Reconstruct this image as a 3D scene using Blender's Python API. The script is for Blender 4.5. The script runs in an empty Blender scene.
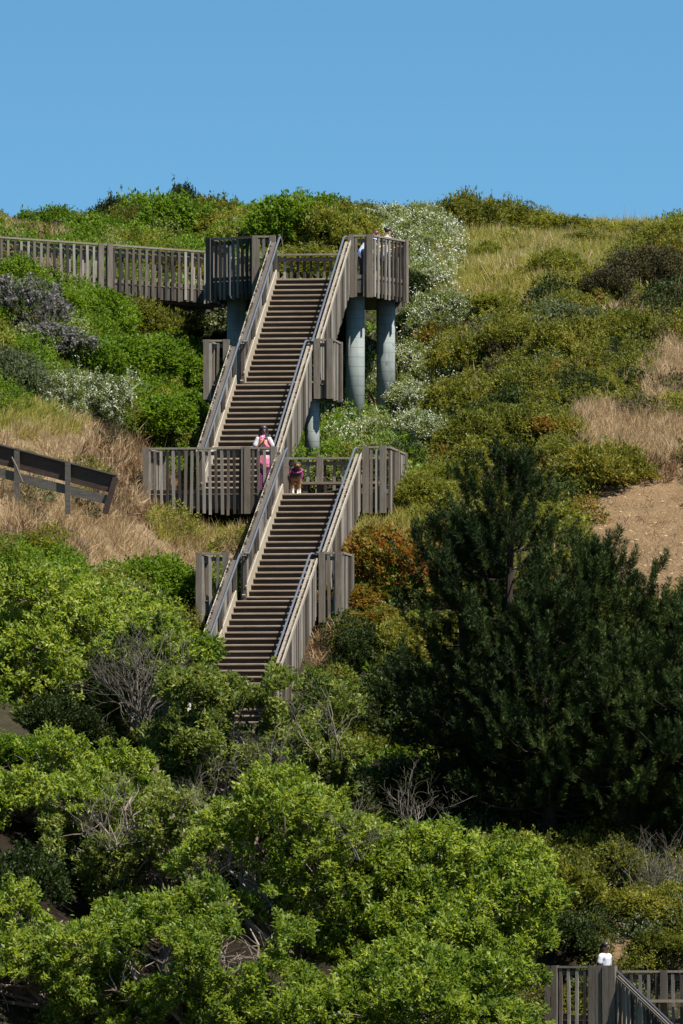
import bpy, math, random
import numpy as np
from mathutils import Vector, Matrix

random.seed(7)
rng = np.random.default_rng(11)
scene = bpy.context.scene
COL = scene.collection
PI = math.pi
sin, cos, rad = math.sin, math.cos, math.radians

# ------------------------------------------------------------------ camera model
FPX, CX, CY = 10600.0, 341.5, 512.0
PITCH = math.atan(488.0 / FPX)

def ray(px, py):
    u, v = (px - CX) / FPX, (CY - py) / FPX
    return (u, cos(PITCH) - v * sin(PITCH), sin(PITCH) + v * cos(PITCH))

def P(px, py, Y):
    d = ray(px, py)
    return Vector((d[0] / d[1] * Y, Y, d[2] / d[1] * Y))

def project(x, y, z):
    f = y * cos(PITCH) + z * sin(PITCH)
    v = -y * sin(PITCH) + z * cos(PITCH)
    return CX + x / f * FPX, CY - v / f * FPX

# ------------------------------------------------------------------ numpy helpers
def _hash(ix, iy, seed):
    h = (ix.astype(np.int64) * 374761393 + iy.astype(np.int64) * 668265263 + seed * 974634541) & 0x7fffffff
    h = ((h ^ (h >> 13)) * 1274126177) & 0x7fffffff
    h = h ^ (h >> 16)
    return (h & 0xffff) / 65535.0

def vnoise(x, y, seed=0):
    x = np.asarray(x, float); y = np.asarray(y, float)
    ix, iy = np.floor(x), np.floor(y)
    fx, fy = x - ix, y - iy
    fx = fx * fx * (3 - 2 * fx); fy = fy * fy * (3 - 2 * fy)
    a = _hash(ix, iy, seed); b = _hash(ix + 1, iy, seed)
    c = _hash(ix, iy + 1, seed); d = _hash(ix + 1, iy + 1, seed)
    return (a * (1 - fx) + b * fx) * (1 - fy) + (c * (1 - fx) + d * fx) * fy

def fbm(x, y, seed=0, o=3):
    s, a, t = 0, 1.0, 0
    for k in range(o):
        s = s + a * vnoise(np.asarray(x) * 2 ** k, np.asarray(y) * 2 ** k, seed + k * 17)
        t += a; a *= .5
    return s / t

def nrm(v):
    return v / np.maximum(np.linalg.norm(v, axis=-1, keepdims=True), 1e-9)

# ------------------------------------------------------------------ terrain
GY = np.arange(-50, 420, .5)
def prof(pts):
    z = np.interp(GY, [p[0] for p in pts], [p[1] for p in pts])
    k = np.ones(7) / 7
    zp = np.pad(z, 3, mode='edge')
    return np.convolve(zp, k, mode='valid')
low = [(-50, -1.7), (20, -1.7), (120, -3.4), (190, -3.6)]
top = [(288, 20.9), (296, 21.1), (320, 20.6), (420, 12)]
PL = prof(low + [(205, -1), (215, 3.0), (225, 6.8), (234, 9.7), (239, 10.9), (241.5, 12.4), (245, 13.9), (250, 15.3), (256, 16.6), (260, 17.6), (266, 18.2), (276, 19.8)] + top)
PC = prof(low + [(205, -2.5), (215, 0.0), (225, 3.5), (233, 6.0), (236, 7.0), (240.5, 8.4), (245, 10.6), (249, 11.3), (254, 12.6), (258, 13.3), (262, 14.2), (265, 15.0), (269, 17.2), (276, 19.8)] + top)
PD = prof(low + [(205, -2.5), (215, 0.0), (225, 3.2), (233, 6.0), (238, 7.9), (243, 9.9), (246, 11.2), (250, 12.5), (255, 13.2), (260, 13.9), (262.5, 14.3), (265, 15.1), (272, 18.2), (276, 19.6)] + top)
PR = prof(low + [(205, -2.2), (213, -0.9), (220, 1.5), (228, 4.5), (236, 7.5), (242, 10.0), (250, 12.8), (258, 15.2), (266, 17.3), (274, 19.0), (282, 20.3)] + top)
XS = [-8.5, -2.5, 1.2, 6.0]

def terr(x, y):
    x = np.asarray(x, float); y = np.asarray(y, float)
    q = [np.interp(y, GY, p) for p in (PL, PC, PD, PR)]
    def sm(a, b):
        t = np.clip((x - a) / (b - a), 0, 1); return t * t * (3 - 2 * t)
    z = q[0] + (q[1] - q[0]) * sm(XS[0], XS[1])
    z = z + (q[2] - q[1]) * sm(XS[1], XS[2])
    z = z + (q[3] - q[2]) * sm(XS[2], XS[3])
    amp = np.clip((y - 195) / 12, 0, 1)
    z = z + amp * ((fbm(x / 5.3, y / 5.3, 3) - .5) * .9 + (fbm(x / 1.3, y / 1.3, 9) - .5) * .28)
    z = z + amp * np.clip((np.abs(x) - 10) / 10, 0, 1) * (fbm(x / 9, y / 9, 41) - .5) * 3
    pad = np.clip((x - 3.2) / .8, 0, 1) * np.clip((y - 206) / 2, 0, 1) * np.clip((218.3 - y) / 1.2, 0, 1)
    z = np.where(z > -1.0, z + (-1.0 - z) * pad, z)
    far = np.clip((y - 420) / 1500, 0, 1)
    return z - far * 30

def hit(px, py, y0=196.0, y1=300.0):
    d = ray(px, py)
    ys = np.arange(y0, y1, .2)
    xs, zs = d[0] / d[1] * ys, d[2] / d[1] * ys
    below = zs < terr(xs, ys)
    if not below.any():
        return None
    i = int(np.argmax(below))
    return Vector((xs[i], ys[i], float(terr(xs[i], ys[i]))))

# ------------------------------------------------------------------ scene graph helpers
WLOC = {}
def thing(name, label, cat, loc=(0, 0, 0), group=None):
    o = bpy.data.objects.new(name, None); COL.objects.link(o)
    o.empty_display_size = .3
    o.location = loc; WLOC[o.name] = Vector(loc)
    o['label'] = label; o['category'] = cat
    if group: o['group'] = group
    return o

def tag(o, label, cat, group=None):
    o['label'] = label; o['category'] = cat
    if group: o['group'] = group
    return o

def link_mesh(name, me, mat, parent=None, loc=None):
    o = bpy.data.objects.new(name, me); COL.objects.link(o)
    if mat is not None and len(me.materials) == 0:
        me.materials.append(mat)
    if parent is not None:
        o.parent = parent
        WLOC[o.name] = WLOC[parent.name].copy()
    else:
        o.location = loc or (0, 0, 0); WLOC[o.name] = Vector(loc or (0, 0, 0))
    return o

class MB:
    """collects closed pieces given in world coordinates"""
    def __init__(s): s.v = []; s.f = []
    def add(s, vs, fs):
        n = len(s.v); s.v += [tuple(p) for p in vs]; s.f += [tuple(i + n for i in f) for f in fs]
    def obox(s, c, ax, ay, az):
        c = Vector(c); ax, ay, az = Vector(ax), Vector(ay), Vector(az)
        vs = [c + ax * i + ay * j + az * k for k in (-1, 1) for j in (-1, 1) for i in (-1, 1)]
        s.add(vs, [(0, 2, 3, 1), (4, 5, 7, 6), (0, 1, 5, 4), (2, 6, 7, 3), (0, 4, 6, 2), (1, 3, 7, 5)])
    def beam(s, p0, p1, w, h, up=(0, 0, 1)):
        p0, p1 = Vector(p0), Vector(p1); d = p1 - p0; L = d.length; d = d / L
        up = Vector(up); sd = d.cross(up)
        if sd.length < 1e-6: sd = d.cross(Vector((0, 1, 0)))
        sd.normalize(); u = sd.cross(d)
        s.obox((p0 + p1) / 2, d * L / 2, sd * w / 2, u * h / 2)
    def prism(s, pts, off):
        """polygon pts extruded by the vector off"""
        n = len(pts); pts = [Vector(p) for p in pts]; off = Vector(off)
        vs = pts + [p + off for p in pts]
        s.add(vs, [tuple(range(n))[::-1], tuple(range(n, 2 * n))] + [(i, (i + 1) % n, n + (i + 1) % n, n + i) for i in range(n)])
    def tube(s, pts, rs, n=8, caps=True):
        pts = [Vector(p) for p in pts]
        if not hasattr(rs, '__len__'): rs = [rs] * len(pts)
        vs = []; prev = None
        for i, p in enumerate(pts):
            d = (pts[min(i + 1, len(pts) - 1)] - pts[max(i - 1, 0)])
            d = d.normalized() if d.length > 1e-9 else Vector((0, 0, 1))
            if prev is None:
                a = d.orthogonal().normalized()
            else:
                a = prev - d * prev.dot(d)
                a = a.normalized() if a.length > 1e-6 else d.orthogonal().normalized()
            prev = a; b = d.cross(a)
            vs += [p + (a * cos(2 * PI * k / n) + b * sin(2 * PI * k / n)) * rs[i] for k in range(n)]
        fs = []
        for i in range(len(pts) - 1):
            fs += [(i * n + k, i * n + (k + 1) % n, (i + 1) * n + (k + 1) % n, (i + 1) * n + k) for k in range(n)]
        if caps:
            fs += [tuple(range(n))[::-1], tuple((len(pts) - 1) * n + k for k in range(n))]
        s.add(vs, fs)
    def ell(s, c, r, n=10, m=7, rot=None):
        c = Vector(c)
        if not hasattr(r, '__len__'): r = (r, r, r)
        vs = []
        def q(x, y, z):
            p = Vector((x * r[0], y * r[1], z * r[2]))
            return c + (rot @ p if rot is not None else p)
        vs.append(q(0, 0, -1))
        for i in range(1, m):
            t = -PI / 2 + PI * i / m
            vs += [q(cos(t) * cos(2 * PI * k / n), cos(t) * sin(2 * PI * k / n), sin(t)) for k in range(n)]
        vs.append(q(0, 0, 1))
        fs = [(0, 1 + (k + 1) % n, 1 + k) for k in range(n)]
        for i in range(m - 2):
            fs += [(1 + i * n + k, 1 + i * n + (k + 1) % n, 1 + (i + 1) * n + (k + 1) % n, 1 + (i + 1) * n + k) for k in range(n)]
        L = len(vs) - 1
        fs += [(L, 1 + (m - 2) * n + k, 1 + (m - 2) * n + (k + 1) % n) for k in range(n)]
        s.add(vs, fs)
    def cap(s, p0, p1, r0, r1, n=10):
        """tapered limb with round ends"""
        s.tube([p0, p1], [r0, r1], n); s.ell(p0, r0, n, 6); s.ell(p1, r1, n, 6)
    def build(s, name, mat, parent=None, loc=None, smooth=False):
        off = WLOC[parent.name] if parent is not None else Vector(loc or (0, 0, 0))
        me = bpy.data.meshes.new(name)
        me.from_pydata([(p[0] - off.x, p[1] - off.y, p[2] - off.z) for p in s.v], [], s.f)
        if smooth: me.shade_smooth()
        me.update()
        return link_mesh(name, me, mat, parent, loc)

TONE = None
def np_mesh(name, V, nper, nf, mats=None):
    global TONE
    """V (nf*nper,3): nf separate faces with nper vertices each"""
    me = bpy.data.meshes.new(name)
    me.vertices.add(len(V)); me.vertices.foreach_set('co', np.asarray(V, np.float32).ravel())
    me.loops.add(nf * nper); me.loops.foreach_set('vertex_index', np.arange(nf * nper, dtype=np.int32))
    me.polygons.add(nf)
    me.polygons.foreach_set('loop_start', np.arange(0, nf * nper, nper, dtype=np.int32))
    me.polygons.foreach_set('loop_total', np.full(nf, nper, dtype=np.int32))
    me.update(calc_edges=True)
    if TONE is not None and len(TONE) == len(V):      # leaves of one shoot share their tone
        at = me.attributes.new('tone', 'FLOAT', 'POINT'); at.data.foreach_set('value', TONE.astype(np.float32))
    TONE = None
    return me

def leaf_verts(Pt, D, L, W, fold=.18, droop=.12):
    N = len(Pt)
    D = nrm(D); sd = nrm(np.cross(D, rng.normal(size=(N, 3)) * .55 + np.array([0, 0, 1.0]))); u = np.cross(sd, D)
    L = np.broadcast_to(L, (N,))[:, None]; W = np.broadcast_to(W, (N,))[:, None]
    mid = Pt + D * L * .48
    V = np.stack([Pt, mid + sd * W * .5 + u * W * fold, Pt + D * L - u * L * droop, mid - sd * W * .5 + u * W * fold], 1)
    return V.reshape(-1, 3)

def tuft_leaves(C, A, n, L, W, spread=.75, jit=.03, lvar=.35):
    """n leaves round each tuft centre C along axis A"""
    global TONE
    M = len(C)
    Pt = np.repeat(C, n, 0) + rng.normal(size=(M * n, 3)) * jit
    D = np.repeat(nrm(A), n, 0) + rng.normal(size=(M * n, 3)) * spread
    TONE = np.repeat(rng.random(M), n * 4)
    Ls = L * (1 - lvar + 2 * lvar * rng.random(M * n))
    return leaf_verts(Pt, D, Ls, W * (.75 + .5 * rng.random(M * n)))

def lobes_surface(cs, rs, n, zmin=-.35, inside=.88):
    cs = np.asarray(cs, float); rs = np.asarray(rs, float)
    w = rs ** 2 / np.sum(rs ** 2)
    idx = rng.choice(len(rs), size=n * 2, p=w)
    d = nrm(rng.normal(size=(n * 2, 3)))
    d = d[(d[:, 2] > zmin)]; idx = idx[:len(d)]
    rr = rs[idx] * (.74 + .42 * rng.random(len(d)))
    p = cs[idx] + d * rr[:, None]
    keep = np.ones(len(p), bool)
    for k in range(len(rs)):
        keep &= ~((np.linalg.norm(p - cs[k], axis=1) < rs[k] * inside) & (idx != k))
    p, d = p[keep][:n], d[keep][:n]
    return p, d

# ------------------------------------------------------------------ materials
def newmat(name):
    m = bpy.data.materials.new(name); m.use_nodes = True
    nt = m.node_tree; b = nt.nodes['Principled BSDF']
    return m, nt, b

def ramp(nt, stops, fac):
    r = nt.nodes.new('ShaderNodeValToRGB'); e = r.color_ramp.elements
    while len(e) < len(stops): e.new(.5)
    for el, (p, c) in zip(e, stops):
        el.position = p; el.color = (*c, 1)
    nt.links.new(fac, r.inputs['Fac']); return r.outputs['Color']

def math_n(nt, op, a, b=None, clamp=False):
    n = nt.nodes.new('ShaderNodeMath'); n.operation = op; n.use_clamp = clamp
    for i, v in enumerate((a, b)):
        if v is None: continue
        if isinstance(v, (int, float)): n.inputs[i].default_value = v
        else: nt.links.new(v, n.inputs[i])
    return n.outputs[0]

def noise(nt, scale, detail=4, vec=None, rough=.55):
    n = nt.nodes.new('ShaderNodeTexNoise'); n.inputs['Scale'].default_value = scale
    n.inputs['Detail'].default_value = detail; n.inputs['Roughness'].default_value = rough
    if vec is not None: nt.links.new(vec, n.inputs['Vector'])
    return n.outputs['Fac']

def wood(name, dark, light, rough=.85, streak=(14, 14, 2.2), vary=.55):
    m, nt, b = newmat(name)
    tc = nt.nodes.new('ShaderNodeTexCoord'); mp = nt.nodes.new('ShaderNodeMapping')
    mp.inputs['Scale'].default_value = streak
    nt.links.new(tc.outputs['Object'], mp.inputs['Vector'])
    n1 = noise(nt, 1.0, 6, mp.outputs['Vector'], .65)
    n2 = noise(nt, .9, 3, tc.outputs['Object'])
    g = nt.nodes.new('ShaderNodeNewGeometry')
    f = math_n(nt, 'ADD', math_n(nt, 'MULTIPLY', n1, .75), math_n(nt, 'MULTIPLY', n2, .35))
    f = math_n(nt, 'ADD', math_n(nt, 'SUBTRACT', f, .05), math_n(nt, 'MULTIPLY', math_n(nt, 'SUBTRACT', g.outputs['Random Per Island'], .5), vary), True)
    lum = [sum(x) / 3 for x in (dark, light)]
    midc = tuple(.5 * (a + b_) * t for a, b_, t in zip(dark, light, (1.10, 1.0, .90)))       # browner where less bleached
    c = ramp(nt, [(.15, dark), (.5, midc), (.82, light), (1, tuple(min(.7, x * 1.5) for x in light))], f)
    nt.links.new(c, b.inputs['Base Color']); b.inputs['Roughness'].default_value = rough
    b.inputs['Specular IOR Level'].default_value = .25
    bp = nt.nodes.new('ShaderNodeBump'); bp.inputs['Strength'].default_value = .4; bp.inputs['Distance'].default_value = .02
    nt.links.new(n1, bp.inputs['Height']); nt.links.new(bp.outputs['Normal'], b.inputs['Normal'])
    return m

def leafmat(name, stops, trans=.35, rough=.55, spec=.35, nz=.35, tint=(1.5, 1.4, .6)):
    m, nt, b = newmat(name)
    g = nt.nodes.new('ShaderNodeNewGeometry'); oi = nt.nodes.new('ShaderNodeObjectInfo')
    tc = nt.nodes.new('ShaderNodeTexCoord')
    n = noise(nt, 1.6, 3, tc.outputs['Object'])
    at = nt.nodes.new('ShaderNodeAttribute'); at.attribute_name = 'tone'
    f = math_n(nt, 'ADD', math_n(nt, 'MULTIPLY', g.outputs['Random Per Island'], .30), math_n(nt, 'MULTIPLY', at.outputs['Fac'], .42))
    f = math_n(nt, 'SUBTRACT', f, .03)
    f = math_n(nt, 'ADD', f, math_n(nt, 'MULTIPLY', math_n(nt, 'SUBTRACT', n, .3), nz * 1.6))
    f = math_n(nt, 'ADD', f, math_n(nt, 'MULTIPLY', math_n(nt, 'SUBTRACT', oi.outputs['Random'], .35), .22), True)
    c = ramp(nt, stops, f)
    nt.links.new(c, b.inputs['Base Color']); b.inputs['Roughness'].default_value = rough
    b.inputs['Specular IOR Level'].default_value = spec
    tr = nt.nodes.new('ShaderNodeBsdfTranslucent')
    mx = nt.nodes.new('ShaderNodeMix'); mx.data_type = 'RGBA'; mx.blend_type = 'MULTIPLY'; mx.inputs[0].default_value = 1
    nt.links.new(c, mx.inputs[6]); mx.inputs[7].default_value = (*tint, 1)
    nt.links.new(mx.outputs[2], tr.inputs['Color'])
    ms = nt.nodes.new('ShaderNodeMixShader'); ms.inputs[0].default_value = trans
    nt.links.new(b.outputs[0], ms.inputs[1]); nt.links.new(tr.outputs[0], ms.inputs[2])
    out = nt.nodes['Material Output']; nt.links.new(ms.outputs[0], out.inputs['Surface'])
    return m

def plain(name, col, rough=.7, metal=0, spec=.3, var=.15, sc=8):
    m, nt, b = newmat(name)
    tc = nt.nodes.new('ShaderNodeTexCoord')
    n = noise(nt, sc, 4, tc.outputs['Object'])
    lo = tuple(c * (1 - var) for c in col); hi = tuple(min(1, c * (1 + var)) for c in col)
    nt.links.new(ramp(nt, [(.3, lo), (.7, hi)], n), b.inputs['Base Color'])
    b.inputs['Roughness'].default_value = rough; b.inputs['Metallic'].default_value = metal
    b.inputs['Specular IOR Level'].default_value = spec
    return m

M = {}
M['board'] = wood('weathered_board', (.034, .028, .023), (.190, .168, .140), vary=1.0)
M['board_dark'] = wood('weathered_shaded_board', (.020, .018, .016), (.095, .086, .075), vary=1.0)  # darker tone also stands in for shade on left chamfer and guard
M['board_pale'] = wood('pale_sunlit_board', (.165, .15, .12), (.37, .345, .285), vary=.6)  # pale tone carries painted sunlight for left stringer, skirt and edge strips
M['cap'] = wood('rail_cap_board', (.075, .065, .052), (.26, .232, .195), vary=.9)
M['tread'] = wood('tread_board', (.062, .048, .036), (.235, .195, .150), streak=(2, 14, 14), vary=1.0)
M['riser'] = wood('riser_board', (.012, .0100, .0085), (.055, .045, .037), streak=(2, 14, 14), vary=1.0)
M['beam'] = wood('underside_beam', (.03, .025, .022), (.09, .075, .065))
M['timber'] = wood('creosote_timber', (.020, .014, .011), (.085, .058, .046), streak=(2, 14, 14))
M['greywood'] = wood('grey_timber', (.045, .041, .036), (.15, .14, .125), streak=(2, 14, 14))
M['plate'] = plain('worn_metal_plate', (.30, .30, .31), .55, .2, .4)
M['pipe'] = plain('galvanised_pipe', (.075, .085, .10), .6, .0, .35)
M['bark'] = wood('grey_bark', (.07, .055, .045), (.24, .20, .17), streak=(9, 9, 3))
M['darkbark'] = wood('dark_pine_bark', (.010, .008, .006), (.04, .03, .023), streak=(9, 9, 3))
M['twig'] = wood('dead_grey_twig', (.06, .053, .041), (.175, .157, .125), streak=(9, 9, 3))
M['needle'] = leafmat('pine_needle', [(0, (.006, .013, .004)), (.5, (.022, .040, .009)), (1, (.085, .115, .026))], .10, .6, .12, .4, (1, 1.05, .6))
M['myop'] = leafmat('bright_tree_leaf', [(0, (.014, .034, .006)), (.28, (.070, .120, .013)), (.58, (.19, .255, .034)), (1, (.38, .42, .12))], .45, .5, .25, .55)
M['myop2'] = leafmat('mid_tree_leaf', [(0, (.012, .030, .006)), (.3, (.058, .105, .013)), (.66, (.165, .225, .030)), (1, (.33, .37, .10))], .45, .5, .25, .55)
M['myop3'] = leafmat('dull_tree_leaf', [(0, (.016, .030, .008)), (.3, (.060, .092, .018)), (.62, (.150, .185, .042)), (1, (.31, .33, .12))], .4, .5, .25, .6)
M['G'] = leafmat('bright_green_leaf', [(0, (.022, .050, .006)), (.45, (.080, .145, .011)), (1, (.19, .27, .030))], .42, .55, .2, .5)
M['O'] = leafmat('olive_leaf', [(0, (.020, .028, .006)), (.4, (.085, .100, .015)), (.8, (.19, .19, .033)), (1, (.27, .22, .05))], .38, .55, .2, .6)
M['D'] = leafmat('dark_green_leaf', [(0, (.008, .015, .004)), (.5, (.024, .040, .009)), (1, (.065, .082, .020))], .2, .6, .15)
M['B'] = leafmat('brown_scrub_leaf', [(0, (.024, .022, .011)), (.5, (.060, .052, .026)), (1, (.12, .105, .042))], .2, .6, .15)
M['Y'] = leafmat('yellow_green_leaf', [(0, (.045, .058, .009)), (.45, (.135, .150, .022)), (1, (.26, .25, .05))], .38, .55, .2, .5)
M['R'] = leafmat('reddish_leaf', [(0, (.032, .045, .010)), (.40, (.115, .122, .018)), (.66, (.20, .115, .024)), (1, (.26, .07, .022))], .35, .55, .2, .55)
M['S'] = leafmat('sage_leaf', [(0, (.045, .06, .028)), (.5, (.10, .125, .062)), (1, (.19, .21, .12))], .25, .6, .15)
M['F'] = leafmat('pale_green_leaf', [(0, (.050, .070, .018)), (.5, (.150, .185, .055)), (1, (.30, .33, .14))], .3, .6, .15)
M['I'] = leafmat('ice_plant_leaf', [(0, (.05, .065, .010)), (.45, (.13, .135, .020)), (.8, (.22, .17, .026)), (1, (.28, .10, .025))], .3, .55, .2)
M['lilac'] = leafmat('lilac_grey_flower', [(0, (.11, .095, .10)), (.5, (.21, .18, .20)), (1, (.33, .28, .33))], .3, .7, .2, .35, (1, 1, 1))
M['white'] = leafmat('white_flower', [(0, (.36, .39, .27)), (.5, (.54, .56, .44)), (1, (.74, .74, .66))], .3, .7, .2, .35, (1, 1, .95))
M['dry'] = leafmat('dry_grass', [(0, (.19, .13, .065)), (.45, (.43, .31, .175)), (1, (.64, .50, .32))], .35, .7, .15, .5, (1, .95, .8))
M['ochre'] = leafmat('russet_dry_weed', [(0, (.085, .05, .026)), (.5, (.19, .115, .06)), (1, (.32, .20, .105))], .3, .7, .15, .5, (1, .9, .7))
M['ygrass'] = leafmat('yellow_green_grass', [(0, (.13, .14, .022)), (.5, (.32, .30, .07)), (1, (.52, .44, .18))], .4, .6, .15, .6, (1.2, 1.1, .7))

def concrete_mat():
    m, nt, b = newmat('blue_grey_concrete')
    tc = nt.nodes.new('ShaderNodeTexCoord')
    mpz = nt.nodes.new('ShaderNodeMapping'); mpz.inputs['Scale'].default_value = (6, 6, .7); nt.links.new(tc.outputs['Object'], mpz.inputs['Vector'])
    n = math_n(nt, 'ADD', math_n(nt, 'MULTIPLY', noise(nt, 1.6, 6, tc.outputs['Object'], .65), .5), math_n(nt, 'MULTIPLY', noise(nt, 1.0, 5, mpz.outputs['Vector'], .6), .5)); n2 = noise(nt, 3.1, 3, tc.outputs['Object'])
    c = ramp(nt, [(.34, (.095, .112, .106)), (.5, (.19, .212, .200)), (.66, (.26, .28, .26))], n)
    c2 = ramp(nt, [(.66, (1, 1, 1)), (.74, (.55, .56, .56))], n2)
    mx = nt.nodes.new('ShaderNodeMix'); mx.data_type = 'RGBA'; mx.blend_type = 'MULTIPLY'; mx.inputs[0].default_value = 1
    nt.links.new(c, mx.inputs[6]); nt.links.new(c2, mx.inputs[7])
    sx = nt.nodes.new('ShaderNodeSeparateXYZ'); nt.links.new(tc.outputs['Object'], sx.inputs[0])
    j = math_n(nt, 'LESS_THAN', math_n(nt, 'FRACT', math_n(nt, 'MULTIPLY', sx.outputs['Z'], 4.2)), .07)   # form board joints
    m2 = nt.nodes.new('ShaderNodeMix'); m2.data_type = 'RGBA'; nt.links.new(j, m2.inputs[0])
    nt.links.new(mx.outputs[2], m2.inputs[6]); m2.inputs[7].default_value = (.12, .145, .15, 1)
    nt.links.new(m2.outputs[2], b.inputs['Base Color']); b.inputs['Roughness'].default_value = .85
    return m
M['concrete'] = concrete_mat()

def ground_mat():
    m, nt, b = newmat('hillside_soil')
    at = nt.nodes.new('ShaderNodeVertexColor'); at.layer_name = 'soil'
    tc = nt.nodes.new('ShaderNodeTexCoord')
    n = noise(nt, 2.2, 8, tc.outputs['Object'], .7); n2 = noise(nt, 14, 4, tc.outputs['Object'], .7)
    f = math_n(nt, 'ADD', math_n(nt, 'MULTIPLY', n, .6), math_n(nt, 'MULTIPLY', n2, .4))
    c = ramp(nt, [(.3, (.55, .52, .48)), (.7, (1.3, 1.3, 1.3))], f)
    mx = nt.nodes.new('ShaderNodeMix'); mx.data_type = 'RGBA'; mx.blend_type = 'MULTIPLY'; mx.inputs[0].default_value = 1
    nt.links.new(at.outputs['Color'], mx.inputs[6]); nt.links.new(c, mx.inputs[7])
    nt.links.new(mx.outputs[2], b.inputs['Base Color']); b.inputs['Roughness'].default_value = .95
    b.inputs['Specular IOR Level'].default_value = .1
    bp = nt.nodes.new('ShaderNodeBump'); bp.inputs['Strength'].default_value = 1; bp.inputs['Distance'].default_value = .4
    nt.links.new(f, bp.inputs['Height']); nt.links.new(bp.outputs['Normal'], b.inputs['Normal'])
    return m

# ------------------------------------------------------------------ ground patches (where each cover grows), centre and size as seen from the beach
DRY = [(60, 455, 75, 30), (30, 520, 70, 45), (110, 525, 80, 48), (165, 545, 80, 42), (215, 520, 55, 30), (650, 442, 58, 26), (672, 385, 30, 42),
       (320, 625, 28, 45), (40, 236, 55, 8), (30, 272, 60, 10), (600, 425, 30, 18)]
RUSSET = [(115, 478, 50, 40), (150, 500, 50, 30), (320, 640, 22, 35), (395, 545, 35, 20), (25, 545, 35, 20), (665, 470, 22, 12)]
YGR = [(535, 258, 92, 36), (485, 288, 52, 32), (590, 250, 45, 22), (235, 525, 50, 25), (620, 235, 60, 15), (390, 520, 50, 30), (190, 528, 35, 26), (560, 240, 50, 16), (40, 425, 45, 20)]
SAND = [(648, 525, 62, 66), (640, 560, 50, 50), (618, 940, 14, 22)]
BARE = [(125, 735, 50, 20), (225, 690, 40, 40)]
SHADED_EARTH = [(470, 790, 120, 110), (620, 790, 120, 110), (150, 860, 300, 130), (420, 900, 200, 120)]  # soil darkened to stand in for shade under the trees and pines
def member(pl, px, py, seed, wob=.5):
    r = np.full(np.shape(px), 9.0)
    for (a, b, rx, ry) in pl:
        r = np.minimum(r, ((px - a) / rx) ** 2 + ((py - b) / ry) ** 2)
    return r + (fbm(px / 28, py / 20, seed) - .5) * 2 * wob < 1

# ------------------------------------------------------------------ SETTING: the ground
def build_ground():
    xs = np.concatenate([np.array([-1500, -600, -250, -120, -70, -45]), np.arange(-30, -12, 2.0), np.arange(-12, 12.01, .3), np.arange(13, 31, 2.0), np.array([45, 70, 120, 250, 600, 1500])])
    ys = np.concatenate([np.array([-60, 0, 40, 80, 110, 140, 160, 175, 185]), np.arange(190, 200, 1.0), np.arange(200, 296, .3), np.arange(297, 320, 2.0), np.array([340, 370, 420, 600, 900, 1500, 3000])])
    X, Y = np.meshgrid(xs, ys)
    Z = terr(X, Y)
    nx, ny = len(xs), len(ys)
    V = np.stack([X.ravel(), Y.ravel(), Z.ravel()], 1)
    i, j = np.meshgrid(np.arange(nx - 1), np.arange(ny - 1)); a = (j * nx + i).ravel()
    F = np.stack([a, a + 1, a + nx + 1, a + nx], 1)
    me = bpy.data.meshes.new('hillside'); me.from_pydata(V.tolist(), [], F.tolist()); me.shade_smooth()
    px, py = project(V[:, 0], np.maximum(V[:, 1], 20), V[:, 2])
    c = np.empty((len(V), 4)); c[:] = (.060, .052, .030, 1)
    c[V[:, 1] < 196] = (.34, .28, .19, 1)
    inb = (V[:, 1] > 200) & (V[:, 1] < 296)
    for pl, colr, sd in ((YGR, (.15, .14, .05), 5), (DRY, (.30, .215, .12), 6), (RUSSET, (.16, .105, .06), 7), (SHADED_EARTH, (.030, .022, .014), 9), (BARE, (.135, .08, .045), 10), (SAND, (.275, .182, .098), 8)):
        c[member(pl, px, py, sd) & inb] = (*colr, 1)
    ca = me.color_attributes.new('soil', 'FLOAT_COLOR', 'POINT')
    ca.data.foreach_set('color', c.astype(np.float32).ravel())
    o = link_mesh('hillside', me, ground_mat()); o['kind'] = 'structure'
build_ground()

# ------------------------------------------------------------------ STAIRCASE
RISE, RUN, TW = .152, .305, 1.72
class Frame:
    def __init__(s, ox, oy, deg):
        s.o = Vector((ox, oy, 0)); a = rad(deg)
        s.d = Vector((sin(a), cos(a), 0)); s.r = Vector((cos(a), -sin(a), 0))
    def __call__(s, r, q, z): return s.o + s.r * r + s.d * q + Vector((0, 0, z))
ZM = 11.74
ZU = ZM + 40 * RISE
FU = Frame(-3.29, 248.6, 7.2)      # upper flight: q = 0 at its lowest riser
FL = Frame(-1.348, 246.0, 8.6)     # lower flight: q = 0 at its top edge, going down towards -q
UP = Vector((0, 0, 1))

def balusters(mb, a, b, z0, z1, out, sp=.155, w=.085, t=.04, offs=.045, slope0=0., jit=.018, skip=.0):
    """vertical boards from a to b (points at floor height); z0/z1 relative to the line a-b"""
    a, b = Vector(a), Vector(b); L = (b - a).length
    hd = Vector((b.x - a.x, b.y - a.y, 0)).normalized()
    n = max(1, int(round(L / sp)))
    for k in range(n):
        t_ = (k + .5) / n
        c = a.lerp(b, t_) + Vector(out) * offs
        j0, j1 = random.uniform(-jit, jit), random.uniform(-jit, jit)
        lo, hi = c.z + z0 + j0 * 2, c.z + z1 + j1
        lean = hd * random.uniform(-.014, .014)
        cc = Vector((c.x, c.y, (lo + hi) / 2))
        mb.obox(cc, hd * w / 2 * random.uniform(.9, 1.08), Vector(out) * t / 2, Vector((0, 0, (hi - lo) / 2)) + lean)

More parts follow.
